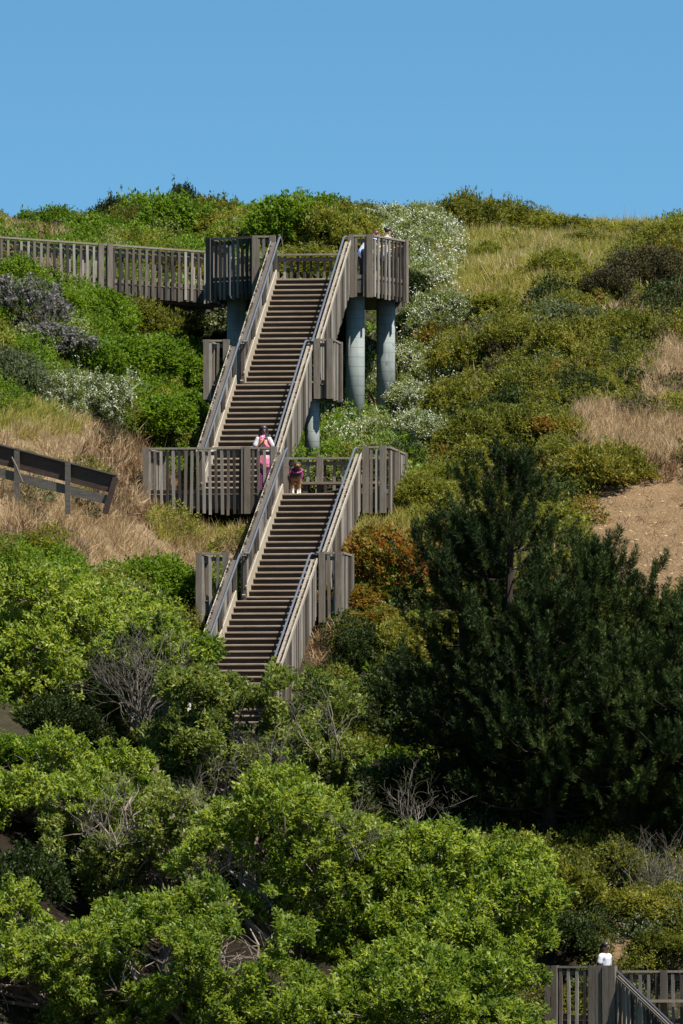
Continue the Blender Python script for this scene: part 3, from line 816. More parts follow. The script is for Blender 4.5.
RS = 'shrubs on the slope right of the stairs'
for a in [
    ('W', 416, 240, 30, 'white flowering shrub right of the lookout, second below the skyline'),
    ('D', 405, 292, 22, 'dark green shrub just right of the lookout fascia'),
    ('W', 424, 280, 26, 'white flowering shrub right of the right hand concrete columns, upper one'),
    ('D', 412, 330, 20, 'dark shrub in the gap between the white flowers right of the columns'),
    ('W', 450, 322, 30, 'pale white flowering shrub beside the dark olive scrub'),
    ('W', 410, 362, 28, 'white flowering shrub right of the concrete columns, lower one'),
    ('W', 424, 408, 28, 'large white flowering shrub below the right column foot'),
    ('W', 394, 442, 24, 'white flowering shrub behind the right end of the middle landing'),
    ('G', 348, 436, 22, 'green shrub with pale flowers behind the bench railing'),
    ('W', 428, 440, 30, 'white flowering shrub right of and above the right landing railing'),
    ('O', 470, 365, 30, 'dark olive shrub right of the white flowers, halfway up'),
    ('Y', 500, 305, 26, 'yellowish shrub under the yellow grass patch'),
    ('O', 520, 342, 27, 'dark olive shrub under the middle of the yellow grass patch'),
    ('O', 568, 348, 30, 'olive shrub in the middle of the right slope'),
    ('S', 575, 315, 24, 'sage green shrub above the middle of the right slope'),
    ('B', 606, 292, 26, 'dark brown scrub bush left of the larger brown one on the upper right slope'),
    ('B', 646, 276, 30, 'large dark brown scrub bush near the right edge under the skyline'),
    ('B', 676, 300, 28, 'brown scrub bush at the right edge above the dry grass'),
    ('Y', 668, 245, 26, 'yellow green shrub at the right edge just under the skyline'),
    ('O', 620, 335, 26, 'olive brown shrub above the pale dry grass on the right'),
    ('O', 590, 380, 26, 'olive shrub left of the pale dry grass on the right'),
    ('O', 520, 392, 29, 'dark olive shrub above the reddish bush on the right slope'),
    ('O', 462, 410, 32, 'dark olive shrub beside the lower white flowers'),
    ('R', 545, 424, 24, 'small rust tinged bush above the right side of the pine top'),
    ('O', 508, 428, 30, 'broad olive shrub directly above the left side of the pine top'),
    ('Y', 482, 258, 22, 'yellow green shrub at the left end of the yellow grass patch'),
    ('O', 592, 240, 22, 'olive shrub at the right end of the yellow grass patch'),
    ('Y', 556, 268, 20, 'yellow green shrub in the middle of the yellow grass patch'),
    ('O', 478, 446, 34, 'dark olive shrub left above the pine top'),
    ('O', 560, 455, 24, 'olive shrub just right of the pine top'),
    ('I', 590, 478, 34, 'yellow and green ice plant mat left above the bare sand'),
    ('I', 628, 474, 28, 'yellow and orange ice plant mat right of the other one above the sand'),
    ('Y', 450, 478, 32, 'green shrub right of the landing railing below the white flowers'),
    ('Y', 425, 500, 26, 'yellow green shrub below the right landing railing'),
    ('R', 398, 575, 42, 'large reddish orange shrub right of the lower stairs'),
    ('R', 352, 600, 32, 'green and rust shrub beside the right post bay of the lower stairs'),
    ('R', 440, 555, 34, 'rust coloured shrub behind the left branches of the pine'),
    ('R', 372, 560, 26, 'small green and orange shrub above the post bay right of the lower stairs'),
    ('R', 375, 618, 30, 'orange and green shrub lowest of the reddish ones right of the lower stairs'),
    ('D', 365, 652, 24, 'dark green shrub below the reddish shrubs right of the lower stairs'),
    ('O', 410, 648, 34, 'dull olive shrub in the shade under the left pine branches'),
]:
    shrub(*a, group=RS)

US = 'undergrowth shrubs below the pines'  # D leaves are kept dark to stand in for shade below the trees
for a in [
    ('G', 14, 752, 34, 'green shrub filling the gap at the left edge below the wide rounded tree'),
    ('O', 48, 768, 28, 'olive shrub in the gap under the wide rounded tree at the left'),
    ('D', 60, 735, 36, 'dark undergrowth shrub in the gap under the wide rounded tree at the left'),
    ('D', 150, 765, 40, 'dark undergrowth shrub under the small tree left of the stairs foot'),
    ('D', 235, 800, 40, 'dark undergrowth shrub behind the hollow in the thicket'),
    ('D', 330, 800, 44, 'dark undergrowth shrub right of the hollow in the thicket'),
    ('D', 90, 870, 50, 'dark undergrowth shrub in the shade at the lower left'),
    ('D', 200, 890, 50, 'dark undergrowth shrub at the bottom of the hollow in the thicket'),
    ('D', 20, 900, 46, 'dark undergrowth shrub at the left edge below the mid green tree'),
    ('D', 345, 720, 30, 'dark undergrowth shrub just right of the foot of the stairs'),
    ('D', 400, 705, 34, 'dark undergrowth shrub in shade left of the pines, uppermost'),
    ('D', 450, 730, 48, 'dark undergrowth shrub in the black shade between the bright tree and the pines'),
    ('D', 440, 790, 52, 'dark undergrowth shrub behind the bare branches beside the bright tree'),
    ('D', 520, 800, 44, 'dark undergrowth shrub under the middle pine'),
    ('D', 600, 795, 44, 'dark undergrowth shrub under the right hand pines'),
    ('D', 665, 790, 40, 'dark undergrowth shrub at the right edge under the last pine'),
    ('O', 505, 868, 36, 'olive shrub between the bright tree and the dark shade'),
    ('O', 560, 905, 44, 'olive shrub left of the sandy gap above the lower deck'),
    ('O', 655, 905, 44, 'olive shrub right of the sandy gap above the lower deck'),
    ('O', 600, 872, 34, 'olive brown shrub above the sandy gap and left of the grey twigs'),
    ('D', 560, 950, 30, 'dark shrub just behind the railing of the lower deck'),
    ('O', 668, 950, 30, 'olive shrub behind the slatted railing at the lower right edge'),
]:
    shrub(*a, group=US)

# ---- ground cover (uncountable)
def scatter(n, x0=-9.5, x1=9.5, y0=222, y1=292, seed=1):
    r = np.random.default_rng(seed)
    x = x0 + (x1 - x0) * r.random(n); y = y0 + (y1 - y0) * r.random(n); z = terr(x, y)
    px, py = project(x, y, z)
    # keep off the stairs
    return np.stack([x, y, z], 1), px, py
def off_stairs(p):
    v = p[:, :2] - np.array([FU.o.x, FU.o.y]); d = np.array([FU.d.x, FU.d.y]); r_ = np.array([FU.r.x, FU.r.y])
    q, r = v @ d, v @ r_
    on = (r > -.2) & (r < TW + .2) & (q > -.5) & (q < 9)
    on |= (r > -1.1) & (r < 4.8) & (q > -2.6) & (q < .8)
    v = p[:, :2] - np.array([FL.o.x, FL.o.y]); d = np.array([FL.d.x, FL.d.y]); r_ = np.array([FL.r.x, FL.r.y])
    q, r = v @ d, v @ r_
    on |= (r > -.2) & (r < TW + .2) & (q < 0.2) & (q > -13.5)
    return ~on
def stuff(name, V, mat, nper=4):
    me = np_mesh(name, V, nper, len(V) // nper); o = link_mesh(name, me, mat); o['kind'] = 'stuff'; return o

def grass(name, pl, seed, n, mat, L, W, per=6, spread=.42, clump=.05):
    global rng
    p, px, py = scatter(n, seed=seed)
    k = member(pl, px, py, seed, .55) & off_stairs(p)
    if name == 'dry_grass': k &= ~(member(RUSSET, px, py, 22, .6) & (np.random.default_rng(77).random(len(p)) < .75)) & (fbm(p[:, 0] / .9, p[:, 1] / .9, 71) > .34) & (fbm(p[:, 0] * 1.8, p[:, 1] * 1.8, seed + 3) + .35 * np.random.default_rng(seed).random(len(p)) > .48)
    p = p[k]; rng = np.random.default_rng(seed + 1)
    A = np.tile([[.12, -.15, 1.0]], (len(p), 1)) + rng.normal(size=p.shape) * .22
    V = tuft_leaves(p, A, per, L, W, spread=spread, jit=clump)
    stuff(name, V, mat)
grass('dry_grass', DRY, 21, 150000, M['dry'], .36, .0125, 10)
grass('russet_weeds', RUSSET, 22, 40000, M['ochre'], .32, .024, 7, .6)
grass('pale_dry_grass', [(548, 238, 60, 20), (500, 268, 30, 12), (470, 300, 25, 10), (40, 236, 60, 8), (565, 280, 45, 12), (612, 322, 34, 12), (470, 345, 18, 18), (500, 425, 22, 10), (545, 305, 30, 10)], 26, 40000, M['dry'], .34, .018, 7)
grass('yellow_grass', YGR, 23, 110000, M['ygrass'], .34, .013, 10)

def ground_cover():
    global rng
    p, px, py = scatter(42000, y0=224, seed=31)
    bad = member(SAND, px, py, 8) | member(DRY, px, py, 21, .3) | member(RUSSET, px, py, 22, .3)
    # the slope under the pines carries only sparse litter
    k = ~bad & off_stairs(p)
    p, px, py = p[k], px[k], py[k]
    sel = fbm(p[:, 0] / 2.2, p[:, 1] / 2.2, 77)
    right = px > 430
    rng = np.random.default_rng(32)
    for nm, mask, mat, L in (('green_ground_cover', ~right & (sel > .36), 'G', .12), ('olive_ground_cover', right & (sel > .34), 'O', .11),
                             ('dark_ground_cover', sel <= .36, 'D', .11)):
        q = p[mask]
        C = q + np.stack([np.zeros(len(q)), np.zeros(len(q)), .25 * fbm(q[:, 0], q[:, 1], 5) * rng.random(len(q)) + .02], 1)
        A = np.tile([[0, -.25, 1.0]], (len(q), 1)) + rng.normal(size=q.shape) * .4
        stuff(nm, tuft_leaves(C, A, 6, L, L * .42, spread=.8, jit=.06), M[mat])
    # sparse dry stalks over everything, they break the outline of shrubs
    r = np.random.default_rng(33); k = r.random(len(p)) < np.where(px > 430, .05, .02)
    q = p[k]; A = np.tile([[0.1, -.1, 1.0]], (len(q), 1)) + rng.normal(size=q.shape) * .25
    stuff('dry_stalks', tuft_leaves(q, A, 3, .55, .014, spread=.25, jit=.05), M['dry'])
    # flower drifts low on the ground to the right of the columns
    W_ = [(420, 260, 45, 60), (425, 330, 45, 60), (400, 400, 55, 45), (350, 430, 40, 25), (90, 405, 50, 25), (190, 320, 30, 30)]
    p2, px2, py2 = scatter(52000, seed=35)
    k = member(W_, px2, py2, 36, .6) & off_stairs(p2) & (fbm(p2[:, 0] * 2.2, p2[:, 1] * 2.2, 37) > .45)
    q = p2[k]; rng = np.random.default_rng(38)
    C = q + np.stack([0 * q[:, 0], 0 * q[:, 0], .25 + .35 * rng.random(len(q))], 1)
    stuff('white_flower_drift', tuft_leaves(C, np.tile([[0, -.4, 1.0]], (len(q), 1)), 4, .045, .036, spread=.9, jit=.05), M['white'])
    A = np.tile([[0, -.1, 1.0]], (len(q), 1)) + rng.normal(size=q.shape) * .3
    stuff('flower_stems', tuft_leaves(q, A, 4, .45, .03, spread=.4, jit=.06), M['F'])
ground_cover()

def sand_clods():
    r = np.random.default_rng(61)
    p, px, py = scatter(26000, x0=5, x1=9.5, y0=232, y1=252, seed=62)
    k = member(SAND, px, py, 8, .3); p = p[k][:800]
    V, F = [], []
    for c in p:
        a = .012 + .06 * r.random() ** 3; n = len(V)
        for dx, dy, dz in ((1, 0, 0), (.3, .9, .1), (-.8, .5, 0), (-.7, -.6, .1), (.4, -.9, 0), (.1, 0, .62)):
            V.append(c + a * np.array([dx, dy, dz]) * (.7 + .6 * r.random(3)) - [0, 0, .012])
        F += [(n + j, n + (j + 1) % 5, n + 5) for j in range(5)] + [(n + 4, n + 3, n + 2, n + 1, n)]
    me = bpy.data.meshes.new('sand_clods'); me.from_pydata([tuple(v) for v in V], [], F)
    o = link_mesh('sand_clods', me, plain('sand_clod', (.255, .172, .095), .95, 0, .1, .35, 5)); o['kind'] = 'stuff'
sand_clods()
grass('soil_litter', BARE, 64, 60000, M['ochre'], .25, .016, 4, .7)
grass('sand_litter', SAND[:2], 63, 9000, M['ochre'], .22, .016, 3, .9)

def scrub_mounds():
    """low brush between the named shrubs: an uncountable mass of small uneven mounds"""
    global rng
    p, px, py = scatter(2600, y0=224, y1=291, seed=91)
    r9 = np.random.default_rng(90).random(len(p)); dr = member(DRY, px, py, 21, .3) | member(RUSSET, px, py, 22, .3)
    ok = ~member(SAND, px, py, 8) & (~dr | (r9 < .16)) & off_stairs(p) & ~((px > 200) & (px < 420) & (py > 250) & (py < 432) & (p[:, 1] > 255)) & ~((px > 284) & (px < 326) & (py > 380) & (py < 466))
    yg = member(YGR, px, py, 23, .4); r0 = np.random.default_rng(92)
    ok &= ~(yg & (r0.random(len(p)) < .93))
    u = r0.random(len(p)); n_ = fbm(p[:, 0] / 1.7, p[:, 1] / 1.7, 93)
    kinds = {}
    for i in np.nonzero(ok)[0]:
        a, b, q = px[i], py[i], u[i]
        if dr[i]: k = 'OYBS'[int(q * 4)]
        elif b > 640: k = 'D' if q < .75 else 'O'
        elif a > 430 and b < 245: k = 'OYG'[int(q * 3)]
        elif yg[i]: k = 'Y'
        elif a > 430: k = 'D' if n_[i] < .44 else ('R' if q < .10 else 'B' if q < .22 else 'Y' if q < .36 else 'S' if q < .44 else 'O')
        elif a > 360: k = 'F' if q < .6 else 'G' if q < .8 else 'D'
        elif b < 240: k = 'GOY'[int(q * 3)]
        else: k = 'G' if q < .62 else 'F' if q < .74 else 'O' if q < .9 else 'Y'
        kinds.setdefault(k, []).append(i)
    base_n = len(p)
    p2, px2, py2 = scatter(420, x0=2.5, x1=10, y0=207, y1=226, seed=97)
    zd = (p2[:, 0] > 4.0) & (p2[:, 1] < 214.5)
    g2 = ~member([(618, 940, 14, 22)], px2, py2, 8) & ~zd & ~((p2[:, 1] < 217.0) & (p2[:, 0] > 4.0))
    p = np.concatenate([p, p2])
    for t_ in np.nonzero(g2)[0]: kinds.setdefault('DOSO'[t_ % 4], []).append(base_n + int(t_))
    nm = dict(D='dark_brush', O='olive_brush', Y='yellow_green_brush', G='green_brush', R='reddish_brush', B='brown_brush', S='sage_brush', F='pale_green_brush')
    for k, ids in kinds.items():
        rng = np.random.default_rng(95 + ord(k)); Cs, As = [], []
        for i in ids:
            R_ = .22 + .42 * rng.random() ** 1.5; m = int(90 * (R_ / .4) ** 2) + 25
            d = nrm(rng.normal(size=(m, 3))); d[:, 2] = np.abs(d[:, 2])
            rr = R_ * (.65 + .45 * rng.random((m, 1)))
            c = p[i] + d * rr * np.array([1.1, 1.1, 1.25]) - [0, 0, .05]
            Cs.append(c); As.append(d * .6 + [0, 0, .6] + rng.normal(size=d.shape) * .3)
        C, A = np.concatenate(Cs), np.concatenate(As)
        L = {'G': .085, 'D': .08, 'R': .085}.get(k, .072)
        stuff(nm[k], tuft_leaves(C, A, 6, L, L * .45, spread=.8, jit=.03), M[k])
scrub_mounds()

# ---- trees
def limb_path(a, b, sag=.25, n=6, jit=.10):
    a, b = Vector(a), Vector(b); pts = []
    side = Vector((random.gauss(0, 1), random.gauss(0, 1), 0)) * jit * (b - a).length
    for k in range(n + 1):
        t = k / n
        p = a.lerp(b, t) + side * sin(PI * t) + Vector((random.gauss(0, .03), random.gauss(0, .03), 0)) * (b - a).length * (1 if 0 < k < n else 0)
        p.z += (b - a).length * sag * sin(PI * t) * .5
        pts.append(p)
    return pts

def broad_tree(px, Y, crown, label, mat, nl=26, tufts=2600, seed=1, lob=(.45, .8), name='tree', inner=True, L=.105, W=.047, sparse=.0):
    """crown: (px centre, py centre, half width px, half height px, half depth m)"""
    global rng
    random.seed(seed); rng = np.random.default_rng(seed)
    x = P(px, 900, Y).x; base = Vector((x, Y, float(terr(x, Y)) - .1))
    t = thing(name, label, 'tree', base, 'broadleaf trees below the stairs')
    cpx, cpy, hw, hh, hd = crown
    c = P(cpx, cpy, Y); hw *= Y / FPX; hh *= Y / FPX
    cs, rs = [], []
    tufts = int(tufts * .82); nl = int(nl * 1.25)
    for k in range(nl):
        a = rng.random() * 2 * PI; el = math.asin(-.45 + 1.45 * rng.random()) if rng.random() < .85 else -.6
        q = .40 + .55 * rng.random()
        d = Vector((cos(a) * cos(el), sin(a) * cos(el), sin(el)))
        r = lob[0] + (lob[1] - lob[0]) * rng.random()
        cs.append((c.x + d.x * hw * q, c.y + d.y * hd * q, c.z + d.z * hh * q)); rs.append(r)
    flat = np.array([1, 1, .72])
    cs_ = np.array(cs); 
    p, d = lobes_surface(cs_ / flat, rs, tufts, zmin=-.45, inside=.8); p = p * flat
    A = d * .55 + np.array([0, -.1, .75]) + rng.normal(size=d.shape) * .25
    k = rng.choice(len(p), tufts // 7)
    p2 = p[k] + nrm(A[k]) * (.10 + .22 * rng.random((len(k), 1)))
    p = np.concatenate([p, p2]); A = np.concatenate([A, A[k] + [0, 0, .5]])
    if sparse: 
        kk = fbm(p[:, 0] * 1.1, p[:, 2] * 1.1, seed) > sparse; p, A = p[kk], A[kk]
    V = tuft_leaves(p, A, 21, L, W, spread=.95, jit=.042) - np.array(base)
    me = np_mesh('crown', V, 4, len(V) // 4)
    link_mesh('crown', me, M[mat], t)
    # trunk, limbs and twigs
    tr = MB()
    fork = base.lerp(c, .42); fork.x += random.gauss(0, .1)
    tr.tube(limb_path(base, fork, .0, 5, .05), [.17, .16, .15, .14, .13, .12], 9)
    for k in range(nl):
        e = Vector(cs[k]); e.z += rs[k] * .2
        mid = fork.lerp(e, .5)
        pth = limb_path(fork, e, random.uniform(-.1, .25), 6, .12); r0 = random.uniform(.045, .085)
        tr.tube(pth, [r0 * (1 - .8 * i / 6) for i in range(7)], 6)
        for m_ in range(9):
            s = pth[random.choice([3, 4, 5])]
            dd = Vector((random.gauss(0, 1), random.gauss(0, 1) - .3, random.gauss(.5, .7))).normalized() * rs[k] * random.uniform(.7, 1.4)
            tr.tube(limb_path(s, s + dd, .1, 3, .12), [.016, .012, .009, .005], 4)
    tr.build('trunk', M['bark'], t)
    return t

broad_tree(60, 227, (66, 666, 128, 90, 2.2), 'bright green tree with a wide rounded top at the left, below the dry grass', 'myop', 46, 6200, 3)
broad_tree(150, 225, (158, 668, 46, 56, 1.1), 'small bright green tree directly left of the foot of the stairs', 'myop', 14, 1700, 4, (.30, .45))
broad_tree(25, 219, (20, 815, 122, 88, 2.0), 'mid green tree at the left edge below the wide rounded one', 'myop', 38, 5000, 5, sparse=.33)
broad_tree(258, 221.5, (252, 746, 116, 92, 1.9), 'tall dull green tree with bare grey twigs covering the foot of the stairs', 'myop3', 46, 5600, 6, (.30, .58), sparse=.37)
broad_tree(165, 216.5, (165, 850, 105, 88, 1.7), 'dull green tree with dark hollow beneath its crown in the middle of the thicket', 'myop3', 32, 3600, 7, sparse=.46)
broad_tree(420, 212.5, (412, 927, 146, 98, 2.2), 'rounded bright green tree sloping down towards the lower deck', 'myop', 54, 6800, 8)
broad_tree(310, 212, (290, 880, 120, 98, 1.9), 'dense green tree in the bottom centre of the thicket', 'myop2', 42, 5200, 9, sparse=.33)
broad_tree(60, 209, (40, 985, 125, 90, 1.9), 'dark based green tree in the bottom left corner', 'myop2', 34, 3800, 10, sparse=.49)
broad_tree(215, 207, (215, 985, 120, 92, 1.8), 'green tree at the bottom edge left of the middle', 'myop2', 40, 5000, 12, sparse=.36)
broad_tree(430, 206, (425, 1025, 130, 75, 1.7), 'bright green tree at the bottom edge in front of the rounded one', 'myop', 38, 4600, 13)

def pine(px, pyb, top, wid, label, seed, lean=0, Y=None):
    global rng
    random.seed(seed); rng = np.random.default_rng(seed)
    b = hit(px, pyb) if Y is None else None
    if b is None:
        x = P(px, pyb, Y).x; b = Vector((x, Y, float(terr(x, Y))))
    T = P(px + lean, top, b.y); H = T.z - b.z
    t = thing('pine_tree', label, 'pine tree', b - UP * .2, 'dark pines right of the stairs')
    R = wid * b.y / FPX
    tr = MB(); axis = [b + (T - b) * (k / 8) + Vector((random.gauss(0, .05), random.gauss(0, .05), 0)) * (k > 0) for k in range(9)]
    tr.tube([b - UP * .3] + axis[1:], [.17 * (1 - .9 * k / 8) + .012 for k in range(9)], 9)
    C, A = [], []
    h = .15
    while h < .985:
        p0 = b + (T - b) * h
        prof_ = R * (min(1, (1 - h) * 2.2 + .06) ** .62) * (.62 + .38 * min(1, (h - .1) * 4)) * random.uniform(.70, 1.15) + .12
        nb = random.choice([3, 4, 5]) + (1 if h > .75 else 0)
        a0 = random.random() * 6.28
        for k in range(nb):
            a = a0 + k * 2 * PI / nb + random.gauss(0, .25)
            ln = prof_ * random.uniform(.45, 1.3)
            el = -.05 + .70 * h ** 2 + random.gauss(0, .12)
            d = Vector((cos(a) * cos(el), sin(a) * cos(el), sin(el)))
            e = p0 + d * ln + UP * ln * .18
            pth = [p0.lerp(e, s / 5) - UP * ln * .12 * sin(PI * s / 5) for s in range(6)]
            tr.tube(pth, [.03 * (1 - .8 * s / 5) * (1.2 - h) + .004 for s in range(6)], 5)
            ns = max(3, int(ln / .19))
            for s in range(ns):
                u = .25 + .75 * (s + .8) / (ns + .3)
                i = min(4, int(u * 5)); q = pth[i].lerp(pth[i + 1], u * 5 - i)
                sl = (.10 + .34 * (1 - u)) * min(1, ln)
                off = Vector((random.gauss(0, 1), random.gauss(0, 1), random.gauss(.2, .5))) * sl * .75
                C.append(q + off); ax = d * .40 + off.normalized() * .35 + UP * (.75 + .5 * h); A.append(ax)
                if random.random() < .30: C.append(q - off * .8); A.append(d * .5 - off.normalized() * .4 + UP * .7)
        h += random.uniform(.030, .055)
    for s in range(7):
        C.append(T - UP * .10 * s); A.append(UP + Vector((random.gauss(0, .3), random.gauss(0, .3), 0)))
    tr.build('trunk', M['darkbark'], t)
    C = np.array([tuple(v) for v in C]); A = nrm(np.array([tuple(v) for v in A]))
    n = 120
    Cn = np.repeat(C, n, 0); An = np.repeat(A, n, 0); s = rng.random(len(Cn))
    base = Cn + An * (s[:, None] * .36)
    side = nrm(np.cross(An, rng.normal(size=An.shape)))
    D = An * (.42 + .5 * s[:, None]) + side * .80
    global TONE
    TONE = np.repeat(np.repeat(rng.random(len(C)), n), 4)
    V = leaf_verts(base, D, .125 * (.8 + .4 * rng.random(len(Cn))), .014, .05, .05) - np.array(b - UP * .2)
    link_mesh('crown', np_mesh('crown', V, 4, len(V) // 4), M['needle'], t)
    return t
pine(512, 820, 468, 98, 'tallest dark pine with its pointed top beside the bare sand', 51, 0)
pine(468, 806, 528, 72, 'dark pine with branches reaching left towards the reddish shrubs', 52, -10)
pine(588, 828, 560, 92, 'dark pine between the tallest pine and the right edge', 53, 6)
pine(662, 834, 612, 78, 'dark pine at the right edge of the photo', 54, 8)
pine(548, 852, 610, 92, 'shorter dark pine in front of the tallest one', 55, -6)
pine(626, 856, 655, 84, 'shorter dark pine in front near the right edge', 56, 6)
pine(718, 872, 600, 90, 'dark pine half cut off by the right edge, nearest of the pines', 57, 0)

# ---- bare twiggy bushes and dead branches
def twig_bush(px, py, hpx, label, seed, Y=None, n=26, spread=.8, r0=.02, mat='twig', up=1.0, leanx=0, name='bare_bush', Zpx=None, lev=3):
    random.seed(seed)
    if Y is None: b = hit(px, py)
    else: b = P(px, py, Y)
    H = hpx * b.y / FPX
    m = MB()
    def grow(p, d, L, r, lv):
        nn = 4; pts = [p]; dd = d.copy()
        for k in range(nn):
            dd = (dd + Vector((random.gauss(0, .22), random.gauss(0, .22), random.gauss(.02, .16)))).normalized()
            pts.append(pts[-1] + dd * L / nn)
        m.tube(pts, [r * (1 - .55 * k / nn) for k in range(nn + 1)], 4 if lv else 6)
        if lv < lev:
            for k in range(random.choice([2, 3, 3])):
                s = random.choice(pts[2:])
                nd = (dd + Vector((random.gauss(0, .65), random.gauss(0, .65), random.gauss(.15, .45)))).normalized()
                grow(s, nd, L * random.uniform(.5, .75), r * .55, lv + 1)
    for k in range(n):
        d = Vector((random.gauss(leanx, spread), random.gauss(-.1, spread * .7), up)).normalized()
        grow(b + Vector((random.gauss(0, .12), random.gauss(0, .12), 0)), d, H * random.uniform(.4, .62), r0 * random.uniform(.7, 1.2), 0)
    o = m.build(name, M[mat], None, tuple(b))
    tag(o, label, 'bush'); return o
twig_bush(140, 722, 110, 'bare grey twiggy bush among the bright leaves left of the lower stairs', 61, Y=223.4, n=34, spread=.5, r0=.014)
twig_bush(650, 905, 75, 'grey leafless twiggy bush on the right below the pines', 62, n=34, spread=.8, r0=.013)
twig_bush(412, 850, 90, 'pale dead branches sticking up between the bright tree and the dark shade', 63, Y=213.6, n=9, spread=.4, r0=.017, name='dead_branches')
twig_bush(330, 760, 95, 'bare curved grey branch rising right of the foot of the stairs', 64, Y=218.6, n=4, spread=.35, r0=.022, name='dead_branches', lev=2)
twig_bush(215, 830, 80, 'tangle of bare twigs over the dark hollow in the thicket', 65, Y=213.8, n=12, spread=.9, r0=.011)
twig_bush(262, 800, 95, 'thin grey twigs tangled through the dull green tree below the stairs', 67, Y=218.9, n=16, spread=.8, r0=.012)
twig_bush(110, 850, 90, 'thin bare twigs sticking out of the thicket at the lower left', 68, Y=215.0, n=12, spread=.9, r0=.013)
twig_bush(350, 860, 80, 'thin dead twigs above the dense tree in the bottom centre', 69, Y=210.4, n=9, spread=.8, r0=.012)
twig_bush(45, 348, 55, 'dry grey stalks standing in the lilac shrubs at the left', 66, n=14, spread=.5, r0=.012, mat='twig', name='dry_stalks_plant', lev=2)

# ---- pale marker posts in the thicket
m = MB(); a = P(190, 722, 223.2); m.beam(a - UP * 1.2, a + UP * .42, .1, .1, (0, 1, 0)); m.prism([a + UP * .42 + Vector((-.05, -.05, 0)), a + UP * .42 + Vector((.05, -.05, 0)), a + UP * .50 + Vector((0, -.05, 0))], Vector((0, .1, 0)))
tag(m.build('marker_post', plain('white_post_paint', (.7, .68, .62), .7), None, tuple(a - UP * 1.2)), 'short white post half hidden in leaves below the stairs', 'post')

# ------------------------------------------------------------------ PEOPLE
def remesh(mb, name, mat, parent, vox=.011, smooth=2, mtx=None):
    me = bpy.data.meshes.new('tmp'); me.from_pydata(mb.v, [], mb.f)
    o = bpy.data.objects.new('tmp', me); COL.objects.link(o)
    r = o.modifiers.new('r', 'REMESH'); r.mode = 'VOXEL'; r.voxel_size = vox
    s = o.modifiers.new('s', 'SMOOTH'); s.iterations = smooth; s.factor = .5
    dg = bpy.context.evaluated_depsgraph_get(); dg.update()
    nm = bpy.data.meshes.new_from_object(o.evaluated_get(dg)); nm.name = name
    bpy.data.objects.remove(o); bpy.data.meshes.remove(me)
    nm.materials.clear(); nm.shade_smooth()
    if mtx is not None: nm.transform(mtx)
    ob = bpy.data.objects.new(name, nm); COL.objects.link(ob); nm.materials.append(mat)
    ob.parent = parent; WLOC[ob.name] = WLOC[parent.name].copy()
    return ob

def hand(mb, w, d, palm_n, flip=1, curl=.5, s=1.0):
    """palm and five separate fingers starting at wrist w along direction d; palm_n = the palm's normal"""
    d = Vector(d).normalized(); n = Vector(palm_n); n = (n - d * n.dot(d)).normalized(); sd = d.cross(n) * flip
    w = Vector(w)
    for k in (-1, 0, 1): mb.cap(w + sd * .018 * k * s, w + d * .085 * s + sd * .026 * k * s, .015 * s, .014 * s, 8)
    for i, ln in enumerate((.068, .078, .072, .055)):
        b = w + d * .088 * s + sd * (.033 - .022 * i) * s
        m1 = b + (d * cos(curl * .7) + n * sin(curl * .7)) * ln * .5 * s
        e = m1 + (d * cos(curl * 1.8) + n * sin(curl * 1.8)) * ln * .5 * s
        mb.cap(b, m1, .0095 * s, .009 * s, 7); mb.cap(m1, e, .009 * s, .0075 * s, 7)
    b = w + d * .03 * s + sd * .03 * s; m1 = b + (d * .6 + sd * .75 + n * .15).normalized() * .04 * s
    mb.cap(b, m1, .012 * s, .0105 * s, 7); mb.cap(m1, m1 + (d * .8 + n * .5).normalized() * .03 * s, .0105 * s, .009 * s, 7)

def head(mb, c, fwd, up, s=1.0):
    fwd = Vector(fwd).normalized(); up = (Vector(up) - fwd * Vector(up).dot(fwd)).normalized(); sd = fwd.cross(up)
    R = Matrix((sd, fwd, up)).transposed()
    mb.ell(c + up * .02 * s, (.073 * s, .093 * s, .098 * s), 14, 10, R)
    mb.ell(c - up * .055 * s + fwd * .025 * s, (.052 * s, .062 * s, .062 * s), 12, 8, R)
    mb.ell(c + fwd * .094 * s - up * .018 * s, (.014 * s, .022 * s, .026 * s), 8, 6, R)       # nose
    mb.ell(c + fwd * .080 * s - up * .062 * s, (.024 * s, .012 * s, .010 * s), 8, 6, R)       # lips
    mb.ell(c - up * .102 * s + fwd * .066 * s, (.02 * s, .02 * s, .018 * s), 8, 6, R)        # chin
    for k in (-1, 1): mb.ell(c + sd * .075 * k * s - fwd * .005 * s - up * .01 * s, (.012 * s, .022 * s, .034 * s), 8, 6, R)
    return R

SK = dict(brown=plain('skin_brown', (.22, .115, .07), .55), light=plain('skin_light', (.50, .30, .21), .55))
def eyes(root, c, fwd, R, mtx, s=1.0, glasses=False):
    m = MB(); fwd = Vector(fwd).normalized()
    for k in (-1, 1):
        p = c + R @ Vector((.031 * k * s, .083 * s, .004 * s))
        if glasses: m.ell(p + fwd * .012, (.030 * s, .010 * s, .022 * s), 10, 6, R)
        else: m.ell(p, (.012 * s, .008 * s, .008 * s), 8, 5, R)
    if glasses:
        m.tube([c + R @ Vector((-.078 * s, -.01, .008)), c + R @ Vector((-.05 * s, .09 * s, .010)), c + R @ Vector((.05 * s, .09 * s, .010)), c + R @ Vector((.078 * s, -.01, .008))], .005, 6)
    o = m.build('sunglasses' if glasses else 'eyes', plain('dark_lens', (.012, .011, .012), .15, 0, .6), root)
    o.data.transform(Matrix.Translation(WLOC[root.name]) if False else Matrix.Identity(4))
    return o

